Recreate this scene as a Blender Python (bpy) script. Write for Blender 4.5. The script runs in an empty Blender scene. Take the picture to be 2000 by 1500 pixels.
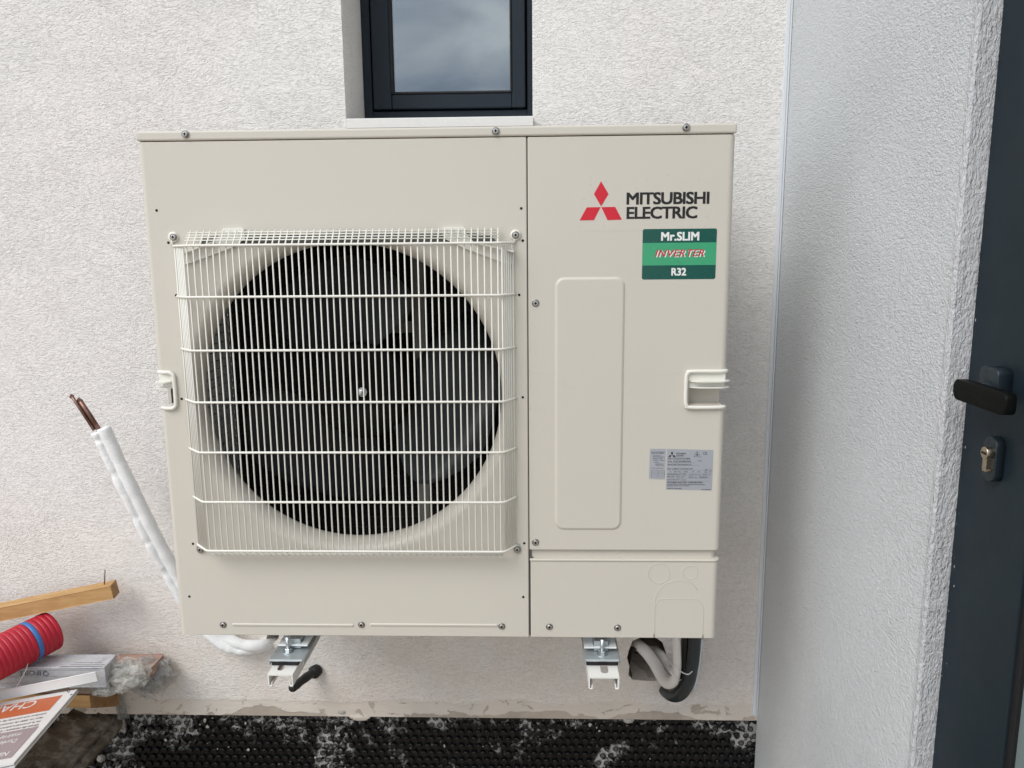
import bpy, bmesh, math, random
from mathutils import Vector, Matrix, noise
random.seed(7)
C = bpy.context.scene.collection
S = bpy.context.scene
pi = math.pi

# ------------------------------------------------------------------ camera
CAM = Vector((0.70473, -1.39848, 0.74405)); PITCH, YAW, ROLL, F = .17034, -.03204, .00883, 1500.0
_f = Vector((math.sin(YAW)*math.cos(PITCH), math.cos(YAW)*math.cos(PITCH), -math.sin(PITCH)))
_r = Vector((math.cos(YAW), -math.sin(YAW), 0)); _d = _f.cross(_r)
_rt = math.cos(ROLL)*_r+math.sin(ROLL)*_d; _dn = -math.sin(ROLL)*_r+math.cos(ROLL)*_d
cd = bpy.data.cameras.new('camera'); cam = bpy.data.objects.new('camera', cd); C.objects.link(cam)
cd.sensor_width = 36; cd.lens = 36*F/2000; cd.clip_start = .02; cd.clip_end = 300
m = Matrix((_rt, -_dn, -_f)).transposed().to_4x4(); m.translation = CAM
cam.matrix_world = m; S.camera = cam

def ray(px, py): return ((px-1000)/F)*_rt+((py-750)/F)*_dn+_f
def at(px, py, Y): d = ray(px, py); return CAM+d*((Y-CAM.y)/d.y)
def atx(px, py, X): d = ray(px, py); return CAM+d*((X-CAM.x)/d.x)
def atz(px, py, Z): d = ray(px, py); return CAM+d*((Z-CAM.z)/d.z)

# ------------------------------------------------------------------ world and sun (bright overcast)
SUN_DIR = Vector((-.58, -.66, .90)).normalized()        # towards the sun
w = bpy.data.worlds.new('World'); S.world = w; w.use_nodes = True
nt = w.node_tree; nt.nodes.clear()
def wn(t, **k):
    n = nt.nodes.new(t)
    for a, b in k.items(): setattr(n, a, b)
    return n
sky = wn('ShaderNodeTexSky', sky_type='NISHITA', sun_disc=False)
sky.sun_elevation = math.asin(SUN_DIR.z); sky.sun_rotation = math.atan2(SUN_DIR.x, SUN_DIR.y)
tc = wn('ShaderNodeTexCoord'); n1 = wn('ShaderNodeTexNoise'); n1.inputs['Scale'].default_value = 5.0
n1.inputs['Detail'].default_value = 5; n1.inputs['Roughness'].default_value = .5; n1.inputs['Distortion'].default_value = .5
mp = wn('ShaderNodeMapping'); mp.inputs['Scale'].default_value = (1, 1, 2.2); mp.inputs['Location'].default_value = (.4, 0, .55)
cr = wn('ShaderNodeValToRGB'); cr.color_ramp.elements[0].position = .36; cr.color_ramp.elements[1].position = .68
cr.color_ramp.elements[0].color = (4.2, 4.9, 6.0, 1); cr.color_ramp.elements[1].color = (11.0, 11.3, 11.6, 1)
mx = wn('ShaderNodeMix', data_type='RGBA'); mx.inputs['Factor'].default_value = .88
bg = wn('ShaderNodeBackground'); bg.inputs['Strength'].default_value = .1; wo = wn('ShaderNodeOutputWorld')
L = nt.links.new
L(tc.outputs['Generated'], mp.inputs['Vector']); L(mp.outputs[0], n1.inputs['Vector']); L(n1.outputs['Fac'], cr.inputs[0])
L(sky.outputs[0], mx.inputs['A']); L(cr.outputs[0], mx.inputs['B']); L(mx.outputs['Result'], bg.inputs[0]); L(bg.outputs[0], wo.inputs[0])
sl = bpy.data.lights.new('sun', 'SUN'); sl.energy = 1.3; sl.angle = math.radians(32); sl.color = (1, .97, .92)
so = bpy.data.objects.new('sun', sl); C.objects.link(so); so.rotation_euler = SUN_DIR.to_track_quat('Z', 'Y').to_euler(); so.location = (-2, -2, 4)
S.view_settings.view_transform = 'Standard'; S.view_settings.look = 'None'; S.view_settings.gamma = 1
S.view_settings.use_curve_mapping = False; S.view_settings.exposure = .58

# ------------------------------------------------------------------ materials
class NT:
    def __init__(s, name):
        s.m = bpy.data.materials.new(name); s.m.use_nodes = True; s.t = s.m.node_tree
        s.b = s.t.nodes['Principled BSDF']; s.out = s.t.nodes['Material Output']; s._p = None
    def n(s, t, **k):
        n = s.t.nodes.new(t)
        for a, b in k.items():
            if a in n.inputs: n.inputs[a].default_value = b
            else: setattr(n, a, b)
        return n
    def l(s, a, b): s.t.links.new(a, b)
    def pos(s, scale=(1, 1, 1)):
        g = s.n('ShaderNodeNewGeometry'); mp = s.n('ShaderNodeMapping'); mp.inputs['Scale'].default_value = scale
        s.l(g.outputs['Position'], mp.inputs[0]); return mp.outputs[0]
    def obj(s, scale=(1, 1, 1)):
        g = s.n('ShaderNodeTexCoord'); mp = s.n('ShaderNodeMapping'); mp.inputs['Scale'].default_value = scale
        s.l(g.outputs['Object'], mp.inputs[0]); return mp.outputs[0]
    def noise(s, vec, scale, detail=3, rough=.5, dist=0, typ='FBM'):
        n = s.n('ShaderNodeTexNoise', noise_type=typ); n.inputs['Scale'].default_value = scale; n.inputs['Detail'].default_value = detail
        n.inputs['Roughness'].default_value = rough; n.inputs['Distortion'].default_value = dist
        s.l(vec, n.inputs['Vector']); return n.outputs['Fac']
    def mathn(s, op, a, b=None, c=None, clamp=False):
        n = s.n('ShaderNodeMath', operation=op); n.use_clamp = clamp
        for i, v in enumerate((a, b, c)):
            if v is None: continue
            if hasattr(v, 'links'): s.l(v, n.inputs[i])
            else: n.inputs[i].default_value = v
        return n.outputs[0]
    def ramp(s, fac, p0, p1):
        n = s.n('ShaderNodeMapRange'); n.inputs['From Min'].default_value = p0; n.inputs['From Max'].default_value = p1
        s.l(fac, n.inputs[0]); return n.outputs[0]
    def mixc(s, fac, a, b):
        n = s.n('ShaderNodeMix', data_type='RGBA')
        if hasattr(fac, 'links'): s.l(fac, n.inputs['Factor'])
        else: n.inputs['Factor'].default_value = fac
        for k, v in (('A', a), ('B', b)):
            if hasattr(v, 'links'): s.l(v, n.inputs[k])
            else: n.inputs[k].default_value = (*v, 1)
        return n.outputs['Result']
    def bump(s, h, dist=.001, strength=1):
        n = s.n('ShaderNodeBump'); n.inputs['Distance'].default_value = dist; n.inputs['Strength'].default_value = strength
        s.l(h, n.inputs['Height']); s.l(n.outputs[0], s.b.inputs['Normal']); return n
    def base(s, c, rough=.5, metal=0, spec=None):
        if hasattr(c, 'links'): s.l(c, s.b.inputs['Base Color'])
        else: s.b.inputs['Base Color'].default_value = (*c, 1)
        if hasattr(rough, 'links'): s.l(rough, s.b.inputs['Roughness'])
        else: s.b.inputs['Roughness'].default_value = rough
        s.b.inputs['Metallic'].default_value = metal
        if spec is not None: s.b.inputs['Specular IOR Level'].default_value = spec

def simple(name, col, rough=.5, metal=0, var=.12, sc=40, bump=0, spec=None):
    k = NT(name); v = k.obj(); f = k.noise(v, sc, 4, .6)
    c = k.mixc(f, tuple(x*(1-var) for x in col), tuple(min(1, x*(1+var)) for x in col))
    r = k.mathn('MULTIPLY_ADD', k.noise(v, sc*2.3, 3), .16, rough-.08)
    k.base(c, r, metal, spec)
    if bump: k.bump(k.noise(v, sc*6, 3), bump)
    return k.m

def stucco(name, c1, c2, sc=1.0, amp=.0035, skim=False, ripple=False, worm=1.0, rough=.88, warp=.055, skew=None):
    k = NT(name); p = k.pos()
    wv = k.n('ShaderNodeTexNoise', noise_type='FBM'); wv.inputs['Scale'].default_value = 6*sc; wv.inputs['Detail'].default_value = 2
    k.l(p, wv.inputs['Vector'])
    off = k.n('ShaderNodeVectorMath', operation='MULTIPLY_ADD'); k.l(wv.outputs['Color'], off.inputs[0])
    off.inputs[1].default_value = (warp/sc, warp/sc, warp/sc); k.l(p, off.inputs[2])
    mp = k.n('ShaderNodeMapping'); mp.inputs['Scale'].default_value = (.60, .8, 1.25) if not ripple else (1.5, 1.3, .65)
    mp.inputs['Rotation'].default_value = (0, .25, 0)
    if skew: mp.inputs['Scale'].default_value = skew
    k.l(off.outputs[0], mp.inputs[0]); v = mp.outputs[0]
    grain = k.noise(v, 210*sc, 3, .6, .3); mid = k.noise(v, 85*sc, 2, .5, .5)
    def crease(scale, sharp, d):
        c = k.mathn('SUBTRACT', 1.0, k.mathn('MULTIPLY', k.mathn('ABSOLUTE', k.mathn('SUBTRACT', k.noise(v, scale, 1, .5, d), .5)), sharp), clamp=True)
        return k.mathn('MULTIPLY', c, k.mathn('MINIMUM', k.mathn('MAXIMUM', k.ramp(k.noise(v, scale*.8+31, 1), .40, .58), 0.0), 1.0))
    cr1 = crease(95*sc, 13.0, .8); cr2 = crease(170*sc, 9.0, .6)
    h = k.mathn('ADD', k.mathn('MULTIPLY', grain, .85), k.mathn('MULTIPLY', mid, .55))
    h = k.mathn('SUBTRACT', h, k.mathn('MULTIPLY', cr1, .26*worm)); h = k.mathn('SUBTRACT', h, k.mathn('MULTIPLY', cr2, .16*worm))
    patch = k.ramp(k.noise(p, 3.5, 3), .35, .65)
    h = k.mathn('MULTIPLY', h, k.mathn('MULTIPLY_ADD', patch, .30, .80))
    col = k.mixc(k.ramp(k.noise(p, 2.2, 4, .6), .38, .64), c1, c2)
    col = k.mixc(k.mathn('MULTIPLY', k.mathn('MAXIMUM', cr1, cr2), .34*worm, clamp=True), col, tuple(x*.55 for x in c1))
    if skim:
        sp = k.n('ShaderNodeSeparateXYZ'); k.l(p, sp.inputs[0])
        z = k.mathn('ADD', sp.outputs['Z'], k.mathn('MULTIPLY', k.mathn('SUBTRACT', k.noise(p, 7, 4, .6), .5), .055))
        mask = k.ramp(z, -.408, -.416)                                 # 1 in the bare skim band along the foot of the wall
        mask = k.mathn('MINIMUM', k.mathn('MAXIMUM', mask, 0.0), 1.0)
        sm = k.mathn('MULTIPLY', k.noise(k.pos((.5, 1, 3)), 60, 3), .35)
        hn = k.n('ShaderNodeMix', data_type='FLOAT'); k.l(mask, hn.inputs['Factor']); k.l(h, hn.inputs['A']); k.l(sm, hn.inputs['B'])
        h = hn.outputs['Result']
        skc = k.mixc(k.ramp(k.noise(p, 12, 4), .35, .65), (.56, .545, .51), (.64, .61, .56))
        chips = k.ramp(k.noise(k.pos((1, 1, 1.3)), 26, 5, .65, .6), .595, .605)
        z2 = k.mathn('ADD', sp.outputs['Z'], k.mathn('MULTIPLY', k.mathn('SUBTRACT', k.noise(p, 3.1, 4, .6), .5), .17))
        low = k.ramp(z2, -.452, -.455)
        chips = k.mathn('MINIMUM', k.mathn('MAXIMUM', k.mathn('MAXIMUM', chips, low), 0.0), 1.0)
        skc = k.mixc(chips, skc, (.30, .27, .235))
        col = k.mixc(mask, col, skc)
        h = k.mathn('SUBTRACT', h, k.mathn('MULTIPLY', k.mathn('MULTIPLY', chips, mask), .3))
        # patchy grime, with warm ground-bounce light painted over the lower wall
        gr = k.mathn('MULTIPLY', k.ramp(sp.outputs['Z'], .1, -.45), k.ramp(k.noise(p, 5, 5, .65), .42, .75))
        col = k.mixc(k.mathn('MINIMUM', k.mathn('MAXIMUM', k.mathn('MULTIPLY_ADD', gr, .55, k.mathn('MULTIPLY', k.ramp(sp.outputs['Z'], .25, -.35), .20)), 0.0), .4), col, (.74, .62, .51))
    k.base(col, rough, 0, .25 if rough > .8 else .5); k.bump(h, amp); return k.m

M = {}
M['wall'] = stucco('house_render', (.82, .80, .77), (.82, .785, .76), 1.32, .0029, skim=True)
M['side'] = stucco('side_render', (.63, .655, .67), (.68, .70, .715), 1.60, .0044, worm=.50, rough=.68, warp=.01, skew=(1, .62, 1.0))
M['reveal'] = stucco('reveal_render', (.60, .61, .63), (.56, .57, .59), 1.0, .0060, ripple=True, worm=.5, warp=.02)
def paint(name, col, rough=.42):
    k = NT(name); v = k.pos()
    f = k.noise(v, 3, 2, .5); c = k.mixc(f, tuple(x*.975 for x in col), tuple(x*1.02 for x in col))
    sm = k.ramp(k.noise(v, 11, 6, .7), .62, .8)
    c = k.mixc(k.mathn('MULTIPLY', sm, .18, clamp=True), c, (col[0]*.8, col[1]*.77, col[2]*.72))
    r = k.mathn('MULTIPLY_ADD', k.noise(v, 14, 4), .2, rough-.1)
    k.base(c, r, 0, .4); k.bump(k.noise(v, 900, 2), .00006); return k.m
M['beige'] = paint('beige_paint', (.612, .576, .508))
M['wire'] = paint('wire_coating', (.79, .775, .71), .35)
M['white_pl'] = simple('white_plastic', (.76, .76, .75), .4, 0, .04, 30)
M['bead'] = simple('pvc_bead', (.66, .69, .72), .35, 0, .04, 20)
M['sill'] = simple('sill_stone', (.72, .71, .69), .6, 0, .06, 60, .0002)
M['alu'] = simple('anthracite_aluminium', (.0085, .016, .025), .5, 0, .15, 30, .00003, .3)
M['alu2'] = simple('door_aluminium', (.012, .0215, .029), .5, 0, .2, 12, .00003, .25)
M['gasket'] = simple('black_gasket', (.006, .006, .007), .6)
M['blacklev'] = simple('black_lever', (.0035, .0042, .0038), .5, 0, .2, 60, 0, .12)
M['fitting'] = simple('anthracite_fitting', (.016, .025, .032), .36, 0, .1, 60, 0, .4)
M['brass'] = simple('nickel_cylinder', (.55, .47, .36), .28, 1, .1, 80)
M['dark'] = simple('dark_void', (.004, .004, .004), .9)
M['support'] = simple('motor_bracket_steel', (.20, .19, .165), .6, 0, .1, 20)
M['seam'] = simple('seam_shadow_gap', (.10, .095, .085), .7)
M['inner'] = simple('inner_sheet', (.02, .02, .02), .7, 0, .2, 20)
M['coil'] = simple('coil_fin', (.72, .74, .76), .5, 0, .1, 60)
M['coilback'] = simple('coil_back', (.004, .004, .004), .8, 0, .3, 80)
M['tuberow'] = simple('tube_row', (.012, .012, .013), .6, 0, .3, 80)
M['fan'] = simple('fan_plastic', (.046, .052, .058), .42, 0, .12, 10, 0, .45)
M['hub'] = simple('hub_plastic', (.0028, .0028, .003), .7, 0, .2, 20, 0, .12)
M['zinc'] = simple('zinc_steel', (.62, .65, .67), .34, 1, .12, 70, .00005)
M['galv'] = simple('galvanised_plate', (.46, .50, .51), .40, .55, .18, 45, .00005)
M['galvw'] = simple('galvanised_foot', (.80, .83, .84), .35, .25, .06, 60)
M['screwd'] = simple('screw_washer', (.30, .29, .27), .45, 1, .2, 200)
M['screw'] = simple('screw_steel', (.55, .54, .52), .35, 1, .2, 200)
M['arm'] = simple('white_arm_paint', (.80, .79, .75), .4, 0, .04, 20)
M['rubber'] = simple('black_rubber', (.010, .010, .011), .65)
M['red'] = simple('logo_red', (.62, .012, .030), .35, 0, .03)
M['ink'] = simple('logo_ink', (.012, .011, .012), .4)
M['green_d'] = simple('sticker_dark_green', (.004, .085, .065), .25, 0, .05, 20)
M['green_l'] = simple('sticker_light_green', (.050, .36, .18), .25, 0, .05, 20)
M['stwhite'] = simple('sticker_white', (.80, .82, .80), .3, 0, .03)
M['stred'] = simple('sticker_red', (.55, .02, .04), .3, 0, .03)
M['silver'] = simple('silver_label', (.46, .48, .53), .32, .35, .05, 30)
M['sink'] = simple('silver_ink', (.05, .055, .065), .5)
M['film'] = simple('clear_sticker_film', (.612, .576, .508), .30, 0, .01)
M['copper'] = simple('dull_copper', (.20, .115, .09), .38, .85, .35, 120)
M['redpipe'] = simple('red_conduit', (.44, .008, .028), .46, 0, .22, 22, .0002)
M['bluepipe'] = simple('blue_conduit_stripe', (.045, .16, .42), .4, 0, .08, 20)
M['conduit'] = simple('black_conduit', (.022, .030, .034), .36, 0, .2, 60)
M['armaflex'] = simple('black_foam_sleeve', (.010, .011, .011), .45, 0, .2, 60)
M['oldpipe'] = simple('cream_sleeve', (.76, .735, .70), .5, 0, .1, 30, .0003)
M['mortar'] = simple('mortar', (.40, .385, .36), .9, 0, .3, 60, .001)
M['block'] = simple('broken_block', (.095, .075, .058), .95, 0, .5, 40, .002)
M['brickm'] = simple('pale_broken_brick', (.52, .46, .39), .9, 0, .3, 50, .001)
M['paper'] = simple('printed_film', (.62, .62, .66), .22, 0, .08, 12, .0006)
M['carton'] = simple('brown_board', (.40, .255, .205), .55, 0, .25, 14, .0003)
M['orange'] = simple('sign_orange', (.55, .135, .045), .5, 0, .12, 50)
M['mauve'] = simple('sign_mauve', (.34, .27, .28), .5, 0, .1, 40)
M['signw'] = simple('sign_white', (.74, .73, .71), .45, 0, .06, 25)
M['signink'] = simple('sign_ink', (.24, .18, .16), .6)
M['printg'] = simple('print_grey', (.12, .13, .15), .5)

def insul():
    k = NT('white_insulation'); v = k.obj()
    ln = k.n('ShaderNodeTexWave', wave_type='BANDS', bands_direction='Z'); ln.inputs['Scale'].default_value = 95; ln.inputs['Distortion'].default_value = .8
    k.l(v, ln.inputs['Vector'])
    h = k.mathn('ADD', k.mathn('MULTIPLY', ln.outputs['Fac'], .28), k.mathn('MULTIPLY', k.noise(v, 40, 4), .8))
    k.base(k.mixc(k.noise(v, 20, 3), (.88, .89, .89), (.92, .93, .93)), .5, 0, .4); k.bump(h, .0009); return k.m
M['insul'] = insul()
def insul2():
    k = NT('white_foam_sleeve'); v = k.obj()
    k.base(k.mixc(k.noise(v, 20, 3), (.88, .90, .90), (.92, .93, .93)), .4, 0, .5); k.bump(k.noise(v, 34, 4, .6, 1), .0025); return k.m
M['insul2'] = insul2()
def wood(name, c1, c2, sc=(3, 40, 40), dusty=False):
    k = NT(name); v = k.obj(sc); f = k.noise(v, 1.0, 6, .65, .6)
    r = k.noise(v, 3.1, 3, .6)
    c = k.mixc(k.ramp(f, .3, .7), c1, c2); c = k.mixc(k.mathn('MULTIPLY', k.ramp(r, .6, .75), .35, clamp=True), c, tuple(x*.5 for x in c1))
    if dusty: c = k.mixc(k.mathn('MULTIPLY', k.ramp(k.noise(k.pos(), 28, 6, .7), .48, .62), .7, clamp=True), c, (.30, .27, .235))
    k.base(c, .68, 0, .25); k.bump(k.mathn('ADD', f, r), .0010); return k.m
M['pine'] = wood('pine', (.42, .235, .095), (.60, .38, .17))
M['pine_end'] = wood('pine_end', (.25, .13, .05), (.40, .24, .11), (60, 60, 60))
M['old'] = wood('weathered_plank', (.040, .032, .024), (.19, .155, .115), (5, 24, 24), True)
def crumple(name, col, trans=.55):
    k = NT(name); v = k.pos()
    h = k.noise(v, 34, 6, .62, 1.4)
    k.base(k.mixc(k.ramp(h, .40, .62), tuple(x*.7 for x in col), col), .13, 0, 1.0)
    k.bump(h, .009)
    t = k.n('ShaderNodeBsdfTransparent'); t.inputs[0].default_value = (.95, .95, .94, 1)
    fr = k.n('ShaderNodeFresnel', IOR=1.5); mxn = k.n('ShaderNodeMixShader')
    fac = k.mathn('ADD', k.mathn('MULTIPLY', k.ramp(k.noise(v, 22, 4, .6, 1), .45, .7), .38), 1-trans, clamp=True)
    k.l(fac, mxn.inputs[0]); k.l(t.outputs[0], mxn.inputs[1]); k.l(k.b.outputs[0], mxn.inputs[2]); k.l(mxn.outputs[0], k.out.inputs[0])
    return k.m
M['poly'] = crumple('clear_polythene', (.93, .91, .86), .80)
M['polyg'] = crumple('grey_polythene', (.60, .60, .59), .80)
M['wrap'] = crumple('wrap_film', (.88, .87, .84), .95)
def pane():
    k = NT('window_glass'); t = k.n('ShaderNodeBsdfTransparent'); t.inputs[0].default_value = (.55, .6, .62, 1)
    g = k.n('ShaderNodeBsdfGlossy'); g.inputs['Roughness'].default_value = .015; g.inputs['Color'].default_value = (.92, .97, 1, 1)
    v = k.obj(); bp = k.n('ShaderNodeBump'); bp.inputs['Distance'].default_value = .00015; bp.inputs['Strength'].default_value = .4
    k.l(k.noise(v, 4, 1), bp.inputs['Height']); k.l(bp.outputs[0], g.inputs['Normal'])
    fr = k.n('ShaderNodeFresnel', IOR=2.7); mxn = k.n('ShaderNodeMixShader')
    k.l(fr.outputs[0], mxn.inputs[0]); k.l(t.outputs[0], mxn.inputs[1]); k.l(g.outputs[0], mxn.inputs[2]); k.l(mxn.outputs[0], k.out.inputs[0])
    return k.m
M['glass'] = pane()
def frosted():
    k = NT('door_glass'); v = k.obj(); k.base(k.mixc(k.noise(v, 1.5, 2), (.17, .22, .225), (.25, .29, .285)), .12, 0, .9); return k.m
M['doorglass'] = frosted()
def membrane():
    k = NT('dimpled_sheet'); p = k.pos(); sp = k.n('ShaderNodeSeparateXYZ'); k.l(p, sp.inputs[0])
    deep = k.ramp(sp.outputs['Y'], .4405, .4445)                       # 1 on the sheet between the studs
    zone = k.mathn('ADD', k.noise(p, 8.5, 4, .6), k.mathn('MULTIPLY', k.ramp(sp.outputs['Z'], -.58, -.455), .12))
    fine = k.noise(p, 27, 7, .75, 1.0)
    a = k.mathn('MULTIPLY', k.mathn('MINIMUM', k.mathn('MAXIMUM', k.ramp(zone, .555, .61), 0.0), 1.0), k.mathn('MINIMUM', k.mathn('MAXIMUM', k.ramp(fine, .478, .498), 0.0), 1.0)); a = k.mathn('MULTIPLY', k.mathn('MINIMUM', k.mathn('MAXIMUM', a, 0.0), 1.0), deep)
    b = k.ramp(k.noise(p, 75, 4, .7, .5), .68, .71)
    msk = k.mathn('MINIMUM', k.mathn('MAXIMUM', k.mathn('MAXIMUM', a, k.mathn('MULTIPLY', b, .7)), 0.0), 1.0)
    mc = k.mixc(k.noise(p, 60, 4, .7), (.20, .20, .19), (.66, .65, .62))
    k.base(k.mixc(msk, (.0030, .0034, .004), mc), k.mathn('MULTIPLY_ADD', msk, .6, .30), 0, .38)
    k.bump(k.mathn('ADD', k.mathn('MULTIPLY', msk, .8), k.noise(p, 150, 4)), .0012); return k.m
M['membrane'] = membrane()
def soil():
    k = NT('soil'); p = k.pos(); f = k.noise(p, 3, 8, .65)
    k.base(k.mixc(k.ramp(f, .3, .7), (.42, .34, .26), (.52, .44, .35)), .95, 0, .2); k.bump(k.noise(p, 18, 8, .7), .03); return k.m
M['soil'] = soil()

# ------------------------------------------------------------------ mesh helpers
def bm_obj(name, bm, mat, parent=None, smooth=False, loc=None, mats=None):
    """bm is in world coordinates; the object gets the parent's frame (parents are never rotated)."""
    bmesh.ops.recalc_face_normals(bm, faces=bm.faces[:])
    o0 = Vector((0, 0, 0)); q = parent
    while q is not None: o0 = o0+Vector(q.location); q = q.parent
    if parent is None and loc is not None:
        bmesh.ops.translate(bm, verts=bm.verts[:], vec=-Vector(loc))
    elif parent is not None: bmesh.ops.translate(bm, verts=bm.verts[:], vec=-o0)
    me = bpy.data.meshes.new(name); bm.to_mesh(me); bm.free()
    for f in me.polygons: f.use_smooth = smooth
    for x in (mats or [mat]): me.materials.append(x)
    o = bpy.data.objects.new(name, me); C.objects.link(o)
    if parent is None and loc is not None: o.location = loc
    o.parent = parent
    return o
def put(name, me, parent, wpos):
    o0 = Vector((0, 0, 0)); q = parent
    while q is not None: o0 = o0+Vector(q.location); q = q.parent
    o = bpy.data.objects.new(name, me); C.objects.link(o); o.parent = parent; o.location = Vector(wpos)-o0; return o
def mesh_of(name, bm, mat, smooth=False):
    bmesh.ops.recalc_face_normals(bm, faces=bm.faces[:])
    me = bpy.data.meshes.new(name); bm.to_mesh(me); bm.free()
    for f in me.polygons: f.use_smooth = smooth
    me.materials.append(mat); return me
def thing(name, label, cat, loc, group=None):
    o = bpy.data.objects.new(name, None); C.objects.link(o); o.location = loc; o.empty_display_size = .05
    o['label'] = label; o['category'] = cat
    if group: o['group'] = group
    return o
def tag(o, label, cat, group=None):
    o['label'] = label; o['category'] = cat
    if group: o['group'] = group
    return o
def box(bm, a, b, bev=0, seg=2):
    a = Vector(a); b = Vector(b); t = bmesh.new()
    bmesh.ops.create_cube(t, size=1)
    for v in t.verts: v.co = Vector((a[i]+(b[i]-a[i])*(v.co[i]+.5) for i in range(3)))
    if bev: bmesh.ops.bevel(t, geom=t.edges[:], offset=bev, segments=seg, profile=.5, affect='EDGES')
    me = bpy.data.meshes.new('t'); t.to_mesh(me); t.free(); bm.from_mesh(me); bpy.data.meshes.remove(me)
    return bm
def B(a, b, bev=0, seg=2): return box(bmesh.new(), a, b, bev, seg)
def obox(bm, p0, p1, wd, ht, up=(0, 0, 1), bev=0):
    p0 = Vector(p0); p1 = Vector(p1); ax = (p1-p0).normalized(); sd = ax.cross(Vector(up)).normalized(); u = sd.cross(ax)
    t = bmesh.new(); bmesh.ops.create_cube(t, size=1); ln = (p1-p0).length; c = (p0+p1)/2
    for v in t.verts: v.co = c+ax*v.co.x*ln+sd*v.co.y*wd+u*v.co.z*ht
    if bev: bmesh.ops.bevel(t, geom=t.edges[:], offset=bev, segments=2, profile=.5, affect='EDGES')
    me = bpy.data.meshes.new('t'); t.to_mesh(me); t.free(); bm.from_mesh(me); bpy.data.meshes.remove(me); return bm
def spline(pts, n=8):
    pts = [Vector(p) for p in pts]; P = [pts[0]*2-pts[1]]+pts+[pts[-1]*2-pts[-2]]; out = []
    for i in range(1, len(P)-2):
        for k in range(n):
            t = k/n; a, b, c, d = P[i-1:i+3]
            out.append(.5*((2*b)+(c-a)*t+(2*a-5*b+4*c-d)*t*t+(3*b-a-3*c+d)*t**3))
    out.append(pts[-1]); return out
def tube(bm, pts, r, n=10, caps=True, squash=None):
    pts = [Vector(p) for p in pts]; rf = r if callable(r) else (lambda i, s: r)
    T = []
    for i in range(len(pts)):
        a = pts[max(i-1, 0)]; b = pts[min(i+1, len(pts)-1)]; T.append((b-a).normalized())
    u = T[0].orthogonal().normalized(); rings = []; s = 0
    for i, p in enumerate(pts):
        if i: s += (p-pts[i-1]).length
        u = (u-T[i]*u.dot(T[i])).normalized(); v = T[i].cross(u); rr = rf(i, s)
        rings.append([bm.verts.new(p+(u*math.cos(2*pi*k/n)+v*math.sin(2*pi*k/n))*rr) for k in range(n)])
    for a, b in zip(rings, rings[1:]):
        for k in range(n): bm.faces.new((a[k], a[(k+1) % n], b[(k+1) % n], b[k]))
    if caps: bm.faces.new(rings[0][::-1]); bm.faces.new(rings[-1])
    return bm
def T(pts, r, n=10, caps=True): return tube(bmesh.new(), pts, r, n, caps)
def lathe(bm, prof, c=(0, 0, 0), axis='y', n=24, caps=True):
    c = Vector(c); rings = []
    for r, h in prof:
        ring = []
        for k in range(n):
            a = 2*pi*k/n
            if axis == 'y': v = Vector((r*math.cos(a), h, r*math.sin(a)))
            elif axis == 'z': v = Vector((r*math.cos(a), r*math.sin(a), h))
            else: v = Vector((h, r*math.cos(a), r*math.sin(a)))
            ring.append(bm.verts.new(c+v))
        rings.append(ring)
    for a, b in zip(rings, rings[1:]):
        for k in range(n): bm.faces.new((a[k], a[(k+1) % n], b[(k+1) % n], b[k]))
    if caps: bm.faces.new(rings[0][::-1]); bm.faces.new(rings[-1])
    return bm
def prism(bm, pts, off):
    """closed polygon of 3D points pushed along off"""
    a = [bm.verts.new(Vector(p)) for p in pts]; b = [bm.verts.new(Vector(p)+Vector(off)) for p in pts]
    bm.faces.new(a); bm.faces.new(b[::-1]); n = len(pts)
    for i in range(n): bm.faces.new((a[i], b[i], b[(i+1) % n], a[(i+1) % n]))
    return bm
def rrect(x0, z0, x1, z1, r, n=6):
    out = []
    for cx, cz, a0 in ((x1-r, z1-r, 0), (x0+r, z1-r, 90), (x0+r, z0+r, 180), (x1-r, z0+r, 270)):
        for k in range(n+1):
            a = math.radians(a0+90*k/n); out.append((cx+r*math.cos(a), cz+r*math.sin(a)))
    return out
def text_bm(s, x0, z0, x1, z1, Y, bold=0.0, shear=0.0, depth=.00015, keep=False, spacing=1.0):
    """flat lettering on a y=Y face, filling the box x0..x1, z0..z1 (height only when keep)"""
    cu = bpy.data.curves.new('t', 'FONT'); cu.body = s; cu.size = 1; cu.offset = bold; cu.shear = shear; cu.resolution_u = 3
    cu.space_character = spacing; cu.offset = 0
    o = bpy.data.objects.new('t', cu); C.objects.link(o); bpy.context.view_layer.update()
    me = bpy.data.meshes.new_from_object(o.evaluated_get(bpy.context.evaluated_depsgraph_get()))
    bpy.data.objects.remove(o); bpy.data.curves.remove(cu)
    bm = bmesh.new()
    cps = [(0, 0)] if bold <= 0 else [(0, 0), (bold, 0), (0, bold*.8), (bold, bold*.8)]
    for i, (dx, dy) in enumerate(cps):
        t = bmesh.new(); t.from_mesh(me)
        for v in t.verts: v.co.x += dx; v.co.y += dy; v.co.z = i
        join(bm, t)
    bpy.data.meshes.remove(me)
    xs = [v.co.x for v in bm.verts]; ys = [v.co.y for v in bm.verts]
    sx = (x1-x0)/(max(xs)-min(xs)); sz = (z1-z0)/(max(ys)-min(ys))
    if keep: sx = sz
    for v in bm.verts: v.co = Vector((x0+(v.co.x-min(xs))*sx, Y-.000025*v.co.z, z0+(v.co.y-min(ys))*sz))
    g = bmesh.ops.extrude_face_region(bm, geom=bm.faces[:])
    bmesh.ops.translate(bm, verts=[v for v in g['geom'] if isinstance(v, bmesh.types.BMVert)], vec=(0, -depth, 0))
    return bm
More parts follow.
